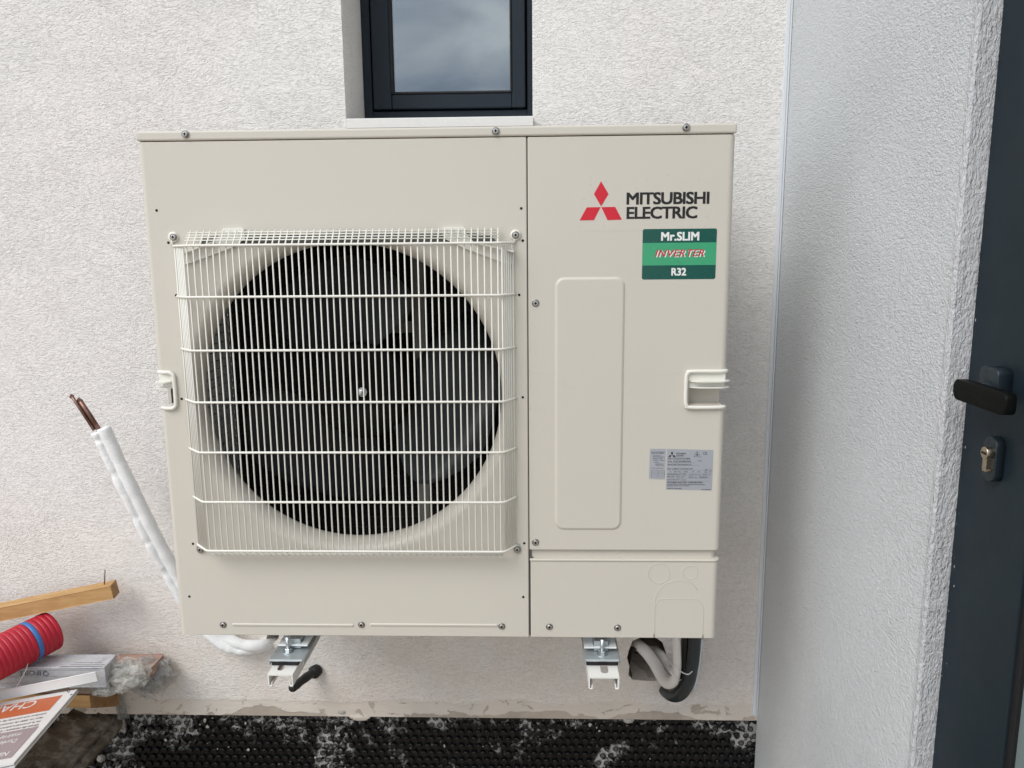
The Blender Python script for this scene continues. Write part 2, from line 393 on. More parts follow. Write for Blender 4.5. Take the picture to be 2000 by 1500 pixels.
def join(bm, other):
    me = bpy.data.meshes.new('t'); other.to_mesh(me); other.free(); bm.from_mesh(me); bpy.data.meshes.remove(me); return bm
def ang(p): return (p.x, p.z)

# ------------------------------------------------------------------ ground
WY = .43; SX = 1.272; DX = 1.303; GZ = -.80
bm = bmesh.new(); bmesh.ops.create_grid(bm, x_segments=60, y_segments=60, size=40)
for v in bm.verts: v.co.z = GZ+.03*noise.noise(v.co*.9)
g = bm_obj('ground', bm, M['soil'], smooth=True); g['kind'] = 'structure'

# ------------------------------------------------------------------ house wall
bm = B((-5, WY, -.4565), (SX+.3, WY+.30, 4.2))
wall = bm_obj('house_wall', bm, M['wall'], loc=(0, WY, -.4565))
tag(wall, 'off white rough rendered house wall behind the outdoor unit', 'wall')
def cut(target, bmc):
    c = bm_obj('cutter', bmc, M['dark']); md = target.modifiers.new('b', 'BOOLEAN'); md.object = c; md.operation = 'DIFFERENCE'; md.solver = 'EXACT'
    bpy.context.view_layer.update()
    me = bpy.data.meshes.new_from_object(target.evaluated_get(bpy.context.evaluated_depsgraph_get()))
    target.modifiers.clear(); old = target.data; target.data = me; bpy.data.meshes.remove(old)
    me2 = c.data; bpy.data.objects.remove(c); bpy.data.meshes.remove(me2)
WX0, WX1, WZ0, WZ1 = .270, .6985, 1.030, 2.10
cut(wall, B((WX0, WY-.1, WZ0), (WX1, WY+.5, WZ1)))
hole = [(1240, 1272), (1252, 1266), (1266, 1262), (1284, 1263), (1300, 1274), (1306, 1290), (1312, 1320), (1306, 1346), (1285, 1352), (1262, 1351),
        (1240, 1349), (1232, 1340), (1234, 1322), (1229, 1306), (1233, 1290)]
cut(wall, prism(bmesh.new(), [at(x, y, WY-.05) for x, y in hole], (0, .20, 0)))
hole2 = [(510, 1252), (524, 1247), (533, 1258), (530, 1272), (516, 1280), (506, 1270)]
cut(wall, prism(bmesh.new(), [at(x, y, WY-.05) for x, y in hole2], (0, .16, 0)))
# broken blockwork seen inside the big hole, and the red conduit in it
bm = bmesh.new(); p0 = at(1236, 1349, WY+.012); p1 = at(1308, 1325, WY+.012)
box(bm, (p0.x, WY+.012, p0.z), (p1.x, WY+.10, p1.z), .003)
for v in bm.verts: v.co += Vector((0, .006*noise.noise(v.co*60), .004*noise.noise(v.co*50)))
bm_obj('broken_brick', bm, M['brickm'], wall)
bm = bmesh.new(); p0 = at(1232, 1356, WY+.13); p1 = at(1312, 1260, WY+.13)
box(bm, (p0.x, WY+.135, p0.z), (p1.x, WY+.149, p1.z)); bm_obj('hole_back', bm, M['block'], wall)
cc_ = at(1272, 1308, WY); cq = [cc_+(at(x, y, WY)-cc_)*.975 for x, y in hole]; bm = bmesh.new()
ra_ = [bm.verts.new(Vector((p.x, WY+.007+.004*noise.noise(p*70), p.z))) for p in cq]; rb_ = [bm.verts.new(Vector((p.x, WY+.136, p.z))) for p in cq]
for i in range(len(cq)): bm.faces.new((ra_[i], ra_[(i+1) % len(cq)], rb_[(i+1) % len(cq)], rb_[i]))
bm_obj('hole_lining', bm, M['block'], wall)
pp = spline([at(1238, 1296, WY+.09), at(1250, 1312, WY+.07), at(1270, 1320, WY+.06), at(1300, 1322, WY+.08)], 8)
c_ = T(pp, lambda i, s: .0062 if i % 2 else .0050, 10); o = bm_obj('conduit_stub', c_, M['redpipe'], smooth=True, loc=pp[0])
tag(o, 'thin red conduit lying inside the broken hole in the wall', 'conduit')
# mortar hanging over the foot of the wall
for (px, py, wd, hg) in ((702, 1401, 27, 11), (1228, 1408, 13, 8), (668, 1391, 12, 7), (195, 1484, 9, 8)):
    c0 = at(px, py, WY); bm = bmesh.new(); bmesh.ops.create_icosphere(bm, subdivisions=4, radius=1)
    for v in bm.verts:
        n_ = 1+.35*noise.noise(v.co*1.7+Vector((px, 0, 0)))+.15*noise.noise(v.co*5)
        v.co = Vector((c0.x+v.co.x*n_*wd*.0011, WY+.006+v.co.y*.010, c0.z+v.co.z*n_*hg*.0011))
    bm_obj('mortar_lump', bm, M['wall'] if px == 702 else M['mortar'], wall, True)
# corner bead where the two walls meet
bm = bmesh.new(); box(bm, (SX-.013, WY-.005, -.44), (SX-.0045, WY+.004, 3.6), .0012); box(bm, (SX-.0042, WY-.008, -.44), (SX-.001, WY+.004, 3.6), .0006)
bm_obj('corner_bead', bm, M['bead'], wall)

# ------------------------------------------------------------------ foundation sheet with studs
bm = bmesh.new(); MYB = WY+.018
def quad(bm, a, b, c, d): bm.faces.new([bm.verts.new(p) for p in (a, b, c, d)])
quad(bm, (-4, MYB, GZ-.1), (SX+.02, MYB, GZ-.1), (SX+.02, MYB, -.456), (-4, MYB, -.456))
quad(bm, (-4, MYB, -.456), (SX+.02, MYB, -.456), (SX+.02, MYB+.05, -.456), (-4, MYB+.05, -.456))
pz = .0208; px_ = .0226; row = 0; z = -.467
while z > GZ:
    x = -1.35+(row % 2)*px_/2
    while x < SX+.01:
        jx = random.uniform(-.0007, .0007); jz = random.uniform(-.0007, .0007); cy = MYB+.0006
        ring = []
        for r, h in ((.0092, 0), (.0082, -.006), (.0070, -.0085), (.0042, -.0072)):
            ring.append([bm.verts.new((x+jx+r*math.cos(2*pi*k/9), cy+h, z+jz+r*math.sin(2*pi*k/9))) for k in range(9)])
        for a, b in zip(ring, ring[1:]):
            for k in range(9): bm.faces.new((a[k], a[(k+1) % 9], b[(k+1) % 9], b[k]))
        bm.faces.new(ring[-1]); x += px_
    z -= pz; row += 1
o = bm_obj('foundation_membrane', bm, M['membrane'], smooth=True, loc=(0, MYB, GZ))
tag(o, 'black dimpled membrane splashed with mortar below the rendered wall', 'membrane')
bm = bmesh.new()
for k in range(130):                                                   # loose flakes of mortar caught between the studs
    u = random.random(); x = random.uniform(-.45, 1.26); zz = -.462-.16*random.random()**1.5
    if noise.noise(Vector((x*4, zz*9, 3))) < -.05: continue
    r = random.uniform(.0008, .0036); cc = Vector((x, MYB-.004-random.random()*.004, zz)); t = bmesh.new()
    bmesh.ops.create_icosphere(t, subdivisions=1, radius=r)
    sx = random.uniform(.5, 1.8); sz = random.uniform(.5, 2.2)
    for v in t.verts: v.co = Vector((v.co.x*sx, v.co.y*.5, v.co.z*sz))*(1+.5*noise.noise(v.co*900+cc*50))+cc
    join(bm, t)
f = bm_obj('mortar_flakes', bm, M['mortar'], o); f['kind'] = 'stuff'

# ------------------------------------------------------------------ side wall with the door
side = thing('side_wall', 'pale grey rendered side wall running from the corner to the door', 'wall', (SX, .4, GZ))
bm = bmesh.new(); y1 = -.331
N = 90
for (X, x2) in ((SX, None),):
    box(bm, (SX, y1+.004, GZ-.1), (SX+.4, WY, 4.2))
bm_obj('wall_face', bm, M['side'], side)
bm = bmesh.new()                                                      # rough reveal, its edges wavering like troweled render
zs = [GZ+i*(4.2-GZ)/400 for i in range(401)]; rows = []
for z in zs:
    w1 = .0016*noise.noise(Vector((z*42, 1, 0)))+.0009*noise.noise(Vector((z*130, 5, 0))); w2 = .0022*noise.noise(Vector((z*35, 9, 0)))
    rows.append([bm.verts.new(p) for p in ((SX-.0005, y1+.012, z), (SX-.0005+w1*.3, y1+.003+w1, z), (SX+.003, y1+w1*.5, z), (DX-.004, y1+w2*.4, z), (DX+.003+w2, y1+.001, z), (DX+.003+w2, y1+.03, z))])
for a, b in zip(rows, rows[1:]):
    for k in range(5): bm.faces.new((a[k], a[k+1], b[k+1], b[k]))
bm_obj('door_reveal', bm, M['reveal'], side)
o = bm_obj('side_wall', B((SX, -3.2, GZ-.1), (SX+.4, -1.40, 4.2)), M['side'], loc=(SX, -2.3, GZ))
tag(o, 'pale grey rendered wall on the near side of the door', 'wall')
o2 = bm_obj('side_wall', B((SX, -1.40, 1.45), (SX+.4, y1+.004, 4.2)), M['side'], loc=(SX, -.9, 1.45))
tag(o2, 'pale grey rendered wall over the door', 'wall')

door = thing('glazed_door', 'dark anthracite door with a black lever and narrow glass at the right edge', 'door', (DX, -.34, GZ+.05))
yg = -.486
bm = bmesh.new(); box(bm, (DX, yg, GZ+.05), (DX+.06, y1+.06, 1.45), .0015); box(bm, (DX, -1.40, GZ+.05), (DX+.06, -1.26, 1.45), .0015)
box(bm, (DX+.001, -1.26, GZ+.05), (DX+.06, yg, GZ+.26), .0015); box(bm, (DX+.001, -1.26, 1.33), (DX+.06, yg, 1.45), .0015)
bm_obj('leaf', bm, M['alu2'], door)
bm = bmesh.new(); box(bm, (DX+.004, yg-.011, GZ+.26), (DX+.02, yg+.0005, 1.33), .001); bm_obj('gasket', bm, M['gasket'], door)
bm_obj('pane', B((DX+.010, -1.26, GZ+.26), (DX+.028, yg-.010, 1.33)), M['doorglass'], door)
# rosette, lever, escutcheon and lock
def plate_yz(xa, xb, y0, y1_, z0, z1, r, bev=.0015):
    t = bmesh.new(); prism(t, [(xb, a, b) for a, b in rrect(y0, z0, y1_, z1, r, 5)], (xa-xb, 0, 0))
    ed = [e for e in t.edges if all(abs(v.co.x-xa) < 1e-6 for v in e.verts)]
    bmesh.ops.bevel(t, geom=ed, offset=bev, segments=2, profile=.5, affect='EDGES'); return t
pa = atx(1926, 712, DX-.014); pb = atx(1953, 722, DX-.014)
lz_ = atx(1914, 775, 1.259).z
bm_obj('rosette', plate_yz(DX-.019, DX, pb.y-.006, pa.y+.004, lz_-.012, pa.z-.001, .009), M['fitting'], door, True)
ey0, ey1 = atx(1947, 900, DX-.010).y, atx(1921, 900, DX-.010).y
bm_obj('escutcheon', plate_yz(DX-.012, DX, ey0, ey1, atx(1936, 942, DX-.01).z, atx(1936, 852, DX-.01).z, .012), M['fitting'], door, True)
lc = atx(1924, 884, DX-.021)
bm = bmesh.new(); lathe(bm, [(.0074, -.0), (.0078, .001), (.0078, .018)], (DX-.0225, lc.y, lc.z), 'x', 20)
prism(bm, [(DX-.0205, lc.y+a, lc.z-b) for a, b in ((-.0046, .004), (-.0046, .0215), (-.003, .0245), (.003, .0245), (.0046, .0215), (.0046, .004))], (.016, 0, 0))
lk = bm_obj('lock_cylinder', bm, M['brass'], door, True)
for f_ in lk.data.polygons: f_.use_smooth = len(f_.vertices) == 4 and f_.area < .0001
bm_obj('keyway', B((DX-.0231, lc.y-.0050, lc.z-.0018), (DX-.0222, lc.y+.0050, lc.z+.0010)), M['gasket'], lk)
LX = 1.259; la = atx(1866, 762, LX); lb = atx(1962, 788, LX)
lz = (la.z+lb.z)/2; ly1 = la.y+.006; ly0 = lb.y-.002
t = plate_yz(LX, LX+.013, ly0, ly1, lz-.0135, lz+.0135, .0085, .002)
lev = bm_obj('lever', t, M['blacklev'], door, True)
bm = bmesh.new(); sy = atx(1925, 750, 1.275).y
for k in range(1):
    pts = [(DX-.012, pa.y-.018, lz+.004), (LX+.022, pa.y-.020, lz+.004), (LX+.010, pa.y-.022, lz+.002)]
    tube(bm, pts, lambda i, s: (.0105, .0105, .009)[i], 14)
bm_obj('lever_neck', bm, M['fitting'], door, True)

# ------------------------------------------------------------------ window
FY = .632
win = thing('window', 'narrow anthracite framed window above the outdoor unit', 'window', (.48, FY, WZ0+.03))
bm = bmesh.new(); fz = 1.052
def frame(bm, x0, z0, x1, z1, wl, wr, wb, wt, y0, y1_, bev=.002):
    box(bm, (x0, y0, z0), (x0+wl, y1_, z1), bev); box(bm, (x1-wr, y0, z0), (x1, y1_, z1), bev)
    box(bm, (x0+wl, y0+.0006, z0), (x1-wr, y1_, z0+wb), bev); box(bm, (x0+wl, y0+.0006, z1-wt), (x1-wr, y1_, z1), bev)
pl = at(724, 100, FY).x; pgl = at(762, 100, FY-.008).x; pgr = at(999, 100, FY-.008).x; pr = at(1029, 100, FY).x
zb = at(850, 216, FY).z; zg = at(850, 183, FY-.008).z
frame(bm, WX0-.02, fz, WX1+.02, WZ1+.02, pl-WX0+.02, WX1+.02-pr, zb-fz, .06, FY, FY+.06)
fr = bm_obj('frame', bm, M['alu'], win)
bm = bmesh.new(); frame(bm, pl+.004, zb+.003, pr-.004, WZ1-.045, pgl-pl-.004, pr-.004-pgr, zg-zb-.003, .06, FY-.010, FY+.05, .003)
bm_obj('sash', bm, M['alu'], win)
bm = bmesh.new(); frame(bm, pgl-.0003, zg-.0003, pgr+.0003, WZ1-.105, .0045, .0045, .0055, .005, FY-.0125, FY+.02, .0018)
bm_obj('glazing_bead', bm, M['gasket'], win)
gl = bm_obj('pane', B((pgl+.002, FY+.004, zg+.002), (pgr-.002, FY+.012, WZ1-.107)), M['glass'], win)
bm_obj('spacer', B((pgl+.0045, FY+.016, zg+.0055), (pgl+.0115, FY+.024, WZ1-.11)), M['bead'], win)
# a dark room behind it
bm = bmesh.new(); box(bm, (WX0-.6, FY+.101, .2), (WX1+.6, FY+2.2, 2.6))
rm = bm_obj('room_lining', bm, M['inner'], win)
rf = [f for f in rm.data.polygons if f.normal.y < -.9]
bm = bmesh.new(); bm.from_mesh(rm.data); bmesh.ops.delete(bm, geom=[f for f in bm.faces if f.normal.y < -.9 and f.calc_center_median().y < .8], context='FACES_ONLY')
bm.to_mesh(rm.data); bm.free()
sp0 = at(676, 232, .395); sp1 = at(1041, 228, .395)
bm = bmesh.new(); prism(bm, [(sp0.x, .395, 1.0225), (sp0.x, .395, 1.0415), (sp0.x, .398, 1.0435), (sp0.x, FY+.01, 1.0575), (sp0.x, FY+.01, 1.0225)], (sp1.x-sp0.x, 0, 0))
bm_obj('sill', bm, M['sill'], win)

# ------------------------------------------------------------------ the outdoor unit
W, H = 1.05, .9606
U = thing('outdoor_unit', 'large beige air conditioner outdoor unit with a wire fan guard, mounted on the wall', 'outdoor unit', (.525, .16, 0))
Mb = M['beige']
def prof_ext(bm, pf, z0, z1):
    """sheet that follows an open profile in plan, from z0 to z1, with turned-in top and bottom"""
    rows = []
    for z, ins in ((z0, .010), (z0, .0012), (z0+.0012, 0), (z1-.0012, 0), (z1, .0012), (z1, .010)):
        rows.append([bm.verts.new((x+nx*ins, y+ny*ins, z)) for x, y, nx, ny in pf])
    for a, b in zip(rows, rows[1:]):
        for i in range(len(pf)-1): bm.faces.new((a[i], a[i+1], b[i+1], b[i]))
def arc_corner_right(x0, x1, R=.012, yb=.33, seam=.0015):
    pf = [(x0, .022, 1, 0), (x0, seam, .7, .7), (x0+seam, 0, 0, 1)]
    for k in range(0, 9):
        a = pi/2*k/8; pf.append((x1-R+R*math.sin(a), R-R*math.cos(a), -math.sin(a), math.cos(a)))
    pf.append((x1, yb, -1, 0)); return pf
ZL = .9425; XS = .6905; ZC = .1795; ZT = .1625
# left front panel: flat sheet round the fan opening plus wrapped left edge
CX, CZ, RO, RI = .3540, .4785, .3085, .2850
NA = 144; XA = at(343, 760, 0).x+.0005
hz0, hz1 = at(320, 797, 0).z, at(320, 727, 0).z
def panel():
    bm = bmesh.new(); x0, x1, z0, z1 = XA, XS-.003, .0012, ZL-.0015
    outer = []; inner = []
    def hit(a):
        dx, dz = math.cos(a), math.sin(a); t = 9
        if dx > 1e-9: t = min(t, (x1-CX)/dx)
        if dx < -1e-9: t = min(t, (x0-CX)/dx)
        if dz > 1e-9: t = min(t, (z1-CZ)/dz)
        if dz < -1e-9: t = min(t, (z0-CZ)/dz)
        return (CX+dx*t, CZ+dz*t)
    angs = sorted([2*pi*k/NA for k in range(NA)]+[math.atan2(z-CZ, x-CX) % (2*pi) for x in (x0, x1) for z in (z0, z1)])
    R = []
    prof = [(RO, 0)]
    for k in range(1, 11):
        a = pi/2*k/10; prof.append((RO-(RO-RI)*math.sin(a)*1.0, .034*(1-math.cos(a))))
    prof += [(RI, .042), (RI+.004, .046), (RI+.020, .050)]
    rings = [[bm.verts.new((hit(a)[0], 0, hit(a)[1])) for a in angs]]
    for r, y in prof: rings.append([bm.verts.new((CX+r*math.cos(a), y, CZ+r*math.sin(a))) for a in angs])
    n = len(angs)
    for i, (a, b) in enumerate(zip(rings, rings[1:])):
        for k in range(n): bm.faces.new((a[k], a[(k+1) % n], b[(k+1) % n], b[k])).smooth = i > 0
    # turned edges: top, bottom, seam
    def strip(ps): 
        vs = [[bm.verts.new(p) for p in q] for q in ps]
        for a, b in zip(vs, vs[1:]):
            for i in range(len(a)-1): bm.faces.new((a[i], a[i+1], b[i+1], b[i]))
    strip([[(x0, 0, z1), (x1, 0, z1)], [(x0, .0012, z1+.0012), (x1, .0012, z1+.0012)], [(x0, .02, z1+.0012), (x1, .02, z1+.0012)]])
    strip([[(x0, 0, z0), (x1, 0, z0)], [(x0, .0012, z0-.0012), (x1, .0012, z0-.0012)], [(x0, .03, z0-.0012), (x1, .03, z0-.0012)]])
    strip([[(x1, 0, z0), (x1, 0, z1)], [(x1+.0014, .0014, z0), (x1+.0014, .0014, z1)], [(x1+.0014, .022, z0), (x1+.0014, .022, z1)]])
    # left wrapped edge in two lengths, with the grip left open between them
    R_ = .011
    pf = [(XA, 0)]+[(-.0045+R_-R_*math.sin(pi/2*k/8), R_-R_*math.cos(pi/2*k/8)) for k in range(9)]+[(-.0045, .035)]
    for za, zb_ in ((0, hz0), (hz1, z1+.0012)):
        a = [bm.verts.new((x, y, za)) for x, y in pf]; b = [bm.verts.new((x, y, zb_)) for x, y in pf]
        for i in range(len(pf)-1): bm.faces.new((a[i], a[i+1], b[i+1], b[i])).smooth = i > 0
    return bm
def keep_smooth(name, bm, mat, parent):
    bmesh.ops.remove_doubles(bm, verts=bm.verts[:], dist=1e-6)
    fl = [f.smooth for f in bm.faces]; o = bm_obj(name, bm, mat, parent)
    for f, s in zip(o.data.polygons, fl): f.use_smooth = s
    return o
fp = keep_smooth('front_panel', panel(), Mb, U)
# side cheek on the left: frame of the coil opening (behind the wrapped edge), coil seen through it
bm = bmesh.new()
box(bm, (-.0045, .0355, .0), (.0015, .07, .94)); box(bm, (.0, .07, .0), (.0015, .33, .05)); box(bm, (.0, .07, .90), (.0015, .33, .94)); box(bm, (.0, .31, .05), (.0015, .33, .90))
bm_obj('side_frame', bm, Mb, U)
fin = mesh_of('fin', B((0, .074, -.0082), (.0035, .305, .0082)), M['coil'])
nf = int((.895-.055)/.0185)
for k in range(nf):
    put('coil_fin', fin, U, (.012+.0, 0, .065+k*.0185))
bm_obj('added_coil_backing', B((.0055, .072, .05), (.0115, .308, .90)), M['tuberow'], U)  # plate added behind the fins, closing their gaps against side light
bm = bmesh.new()
for k in range(46): tube(bm, [(.001, .0745+k*.0052, .05), (.001, .0745+k*.0052, .90)], .0007, 4)
cg = bm_obj('side_mesh', bm, M['wire'], U)
bm = bmesh.new(); box(bm, (.01, .315, .02), (W-.02, .325, .94)); bm_obj('rear_coil', bm, M['coilback'], U)
bm_obj('inner_partition', B((XS-.01, .024, .02), (XS-.006, .31, .93)), M['dark'], U)
bm_obj('base_pan', B((.002, .032, .001), (W-.0015, .33, .018), .001), Mb, U)
# faint copper pipe ends and tube rows on the rear coil
tm = mesh_of('tube_row', T([(.02, .312, 0), (XS-.02, .312, 0)], .0018, 6), M['tuberow'], True)
for k in range(34): put('tube_row', tm, U, (0, 0, .06+k*.025))
# top cover
bm = B((-.0050, -.002, ZL+.0012), (W+.0042, .335, H), .0035, 3); bm_obj('top_cover', bm, Mb, U, False)
# service panel, with the right-hand grip notch
rz0, rz1 = at(1380, 795, 0).z, at(1380, 725, 0).z; gx = at(1341, 760, 0).x+.004
bm = bmesh.new(); pf = arc_corner_right(XS+.0004, W+.0035)
pf_part = [p for p in pf if p[0] < XS+.01]+[(gx, 0, 0, 1)]
prof_ext(bm, pf, ZC+.0008, rz0); prof_ext(bm, pf, rz1, ZL-.0005)
a = [bm.verts.new((x, y, rz0-.002)) for x, y, _, _ in pf_part]; b = [bm.verts.new((x, y, rz1+.002)) for x, y, _, _ in pf_part]
for i in range(len(a)-1): bm.faces.new((a[i], a[i+1], b[i+1], b[i]))
# fill the inset 1.2 mm lips flat across the seam
sv = bm_obj('service_panel', bm, Mb, U)
bm = bmesh.new(); box(bm, (XS+.004, -.0002, rz0-.003), (gx, .004, rz0+.003)); box(bm, (XS+.004, -.0002, rz1-.003), (gx, .004, rz1+.003)); bm_obj('seam_fold', bm, Mb, U)
# raised field on the service panel
e0 = at(1083, 1035, 0); e1 = at(1222, 540, 0)
bm = bmesh.new(); rs = []
for ins, y in ((0, .0004), (.0015, -.0008), (.0038, -.0024), (.0050, -.0028), (.0065, -.0028)):
    rs.append([bm.verts.new((x, y, z)) for x, z in rrect(e0.x+ins, e0.z+ins, e1.x-ins, e1.z-ins, .018-ins, 8)])
for a, b in zip(rs, rs[1:]):
    for k in range(len(a)): bm.faces.new((a[k], a[(k+1) % len(a)], b[(k+1) % len(a)], b[k])).smooth = True
bm.faces.new(rs[-1]); keep_smooth('raised_field', bm, Mb, U)
# recessed strip, then the lower connection cover
bm = bmesh.new(); prof_ext(bm, [(x, y+.008 if y < .2 else y, nx, ny) for x, y, nx, ny in arc_corner_right(XS+.003, W-.002)], ZT-.002, ZC+.004); bm_obj('recessed_strip', bm, Mb, U)
bm = bmesh.new(); pf = arc_corner_right(XS+.0022, W+.0025)
rows = []
for z, ins in ((0.0, .010), (0, .0012), (.0012, 0), (ZT-.006, 0), (ZT-.0045, -.0012), (ZT-.0022, -.0022), (ZT-.0006, -.0012), (ZT, .001), (ZT, .012)):
    rows.append([bm.verts.new((x+nx*ins, y+ny*ins, z)) for x, y, nx, ny in pf])
for a, b in zip(rows, rows[1:]):
    for i in range(len(pf)-1): bm.faces.new((a[i], a[i+1], b[i+1], b[i]))
cv = bm_obj('connection_cover', bm, Mb, U)
# knock-outs scored in the cover
def ring(px, py, r):
    c = at(px, py, 0); pts = [(c.x+r*math.cos(2*pi*k/40), -.0002, c.z+r*math.sin(2*pi*k/40)) for k in range(41)]; return T(pts, .0006, 6, False)
bm_obj('knockout', ring(1287, 1120, .0205), Mb, cv, True); bm_obj('knockout', ring(1348, 1118, .0140), Mb, cv, True)
def pth(ps, r=.0006, Y=-.0002, sp=False):
    pts = [at(x, y, Y) for x, y in ps]; return T(spline(pts, 5) if sp else pts, r, 6)
bm_obj('knockout', pth([(1278, 1245), (1279, 1180), (1283, 1160), (1296, 1143), (1315, 1135), (1335, 1134), (1352, 1140), (1362, 1152)], sp=True), Mb, cv, True)
bm_obj('knockout', pth([(1279, 1185), (1285, 1175), (1297, 1170), (1355, 1170), (1367, 1176), (1373, 1188), (1373, 1210), (1372, 1246)], sp=True), Mb, cv, True)
for px in (1277.5, 1372.5): bm_obj('slit', B((at(px, 1242, 0).x-.0009, -.0006, .0005), (at(px, 1242, 0).x+.0009, .003, .0085)), M['dark'], cv)
bm_obj('seam_gap', B((XS-.0016, .0045, .002), (XS+.0030, .008, .94)), M['seam'], U)
# stamped ribs
for a_, b_ in ((453, 691), (722, 973)):
    p0 = at(a_, 1220, 0); p1 = at(b_, 1222, 0)
    bm = bmesh.new(); rs = []
    for ins, y in ((0, .0003), (.0012, -.0014), (.0020, -.0018)):
        rs.append([bm.verts.new((x, y, z)) for x, z in rrect(p0.x+ins, p0.z-.0032+ins, p1.x-ins, p0.z+.0032-ins, .0031-ins*.9, 5)])
    for a, b in zip(rs, rs[1:]):
        for k in range(len(a)): bm.faces.new((a[k], a[(k+1) % len(a)], b[(k+1) % len(a)], b[k])).smooth = True
    bm.faces.new(rs[-1]); keep_smooth('stamped_rib', bm, Mb, U)

# screws
bm = bmesh.new(); lathe(bm, [(.0068, 0), (.0069, -.0008), (.0060, -.0013), (.0048, -.0010), (.0046, -.0010)], n=22)
nw_ = len(bm.faces); lathe(bm, [(.0045, -.0008), (.0045, -.0026), (.0038, -.0034), (.0022, -.0036), (.0020, -.0036)], n=22, caps=False); nh_ = len(bm.faces)
lathe(bm, [(.0020, -.0036), (.0017, -.0022), (.0001, -.0022)], n=6, caps=False)
for x0, z0 in ((.0028, .0006), (.0006, .0028)): box(bm, (-x0, -.0038, -z0), (x0, -.0030, z0))
mi = [0 if i < nw_ else (1 if i < nh_ else 2) for i in range(len(bm.faces))]
scr = mesh_of('screw', bm, M['screwd']); scr.materials.append(M['screw']); scr.materials.append(M['dark'])
for f, q_ in zip(scr.polygons, mi): f.material_index = q_
for px, py, Y in ((362, 262, -.003), (968, 256, -.003), (1340, 249, -.003), (436, 1220, 0), (706, 1220, 0), (980, 1223, 0), (1073, 1224, 0), (1206, 1226, 0),
                  (1046, 592, 0), (1046, 1059, 0)):
    put('screw', scr, U, at(px, py, Y))
hm = bmesh.new(); lathe(hm, [(.0024, -.0004), (.0024, -.0002), (.0021, -.00035), (.0, -.00035)], n=14, caps=False); hme = mesh_of('screw_hole', hm, M['dark'])
for px, py in ((306, 411), (1018, 407), (329, 474), (1021, 470), (355, 779), (1021, 776), (377, 1062), (1024, 1061), (370, 1165), (1022, 1166), (344, 577), (1014, 576)):
    put('screw_hole', hme, U, at(px, py, 0))

# fan guard
GY = -.036; gl0, gl1, gr0, gr1 = .046, .081, .642, .667; zt, zbt = .7600, .1906
def rodpath(z, hook=False):
    p = [(gl0, -.001, z), (gl0+.004, -.006, z), (gl1-.008, GY+.007, z), (gl1-.002, GY+.0015, z), (gl1+.006, GY, z), (gr0-.006, GY, z), (gr0+.002, GY+.0015, z), (gr0+.008, GY+.008, z), (gr1-.003, -.005, z), (gr1, -.001, z)]
    return p
bm = bmesh.new(); RR = .0022
for z in (zt,): tube(bm, rodpath(z), RR, 8)
tube(bm, [(gl0, -.002, zt), (gl0-.001, -.002, zt+.012)], RR, 8); tube(bm, [(gr1, -.002, zt), (gr1+.001, -.002, zt+.016)], RR, 8)
guard = bm_obj('fan_guard', bm, M['wire'], U, True)
rod = mesh_of('rod', T(rodpath(0), RR, 8), M['wire'], True)
for z in (.6690, .5725, .4770, .3825, .2870, zbt): put('guard_rod', rod, guard, (0, 0, z))
wy = GY+.0032; NW = 48; wr = .00150
wm = mesh_of('wire', T([(.0, -.008, zt+.0265), (0, wy+.004, zt+.003), (0, wy, zt-.002), (0, wy, zbt+.002), (0, wy+.005, zbt-.003), (0, -.004, zbt-.0210)], wr, 7), M['wire'], True)
for k in range(NW): put('guard_wire', wm, guard, (gl1+.004+k*(gr0-gl1-.008)/(NW-1)+random.uniform(-.0002, .0002), 0, 0))
wl = (zt-zbt)/2
wm2 = mesh_of('wire', T([(0, 0, wl), (0, 0, -wl)], wr, 7), M['wire'], True)
for s, xa, xb in ((0, gl0, gl1), (1, gr1, gr0)):
    for t in (.14, .32, .46, .60, .74, .88):
        put('guard_wire', wm2, guard, (xa+(xb-xa)*t, (GY+.003)*t-.0005, (zt+zbt)/2))
cx0, cx1 = at(366, 462, -.012).x, at(976, 462, -.012).x
wm3 = mesh_of('wire', T([(-(cx1-cx0)/2, 0, 0), ((cx1-cx0)/2, 0, 0)], .00115, 7), M['wire'], True)
for t in (.25, .45, .64, .84): put('guard_wire', wm3, guard, ((cx0+cx1)/2, wy+(-.008-wy)*t+.0015, zt+.003+.024*t))
for t in (.3, .75): put('guard_wire', wm3, guard, ((cx0+cx1)/2, wy+(-.006-wy)*t-.002, zbt-.003-.016*t))
# clamp washers with screws at the guard's corners
wsh = bmesh.new(); lathe(wsh, [(.0095, 0), (.0095, -.0025), (.0080, -.0040), (.0045, -.0040)], n=22); wsh = mesh_of('clamp', wsh, M['wire'], True)
for px, py in ((339, 463), (1007, 459)):
    c = put('clamp', wsh, guard, at(px, py, 0)); put('screw', scr, U, at(px, py, -.004))
lug = bmesh.new(); prism(lug, [(x, 0, z) for x, z in rrect(-.0055, -.007, .0055, .012, .0050, 5)], (0, -.0028, 0)); lug = mesh_of('clamp', lug, M['zinc'], False)
for px, py in ((391, 1073), (1010, 1073)):
    put('clamp', lug, guard, at(px, py, -.0005)); put('screw', scr, U, at(px, py, -.0035))
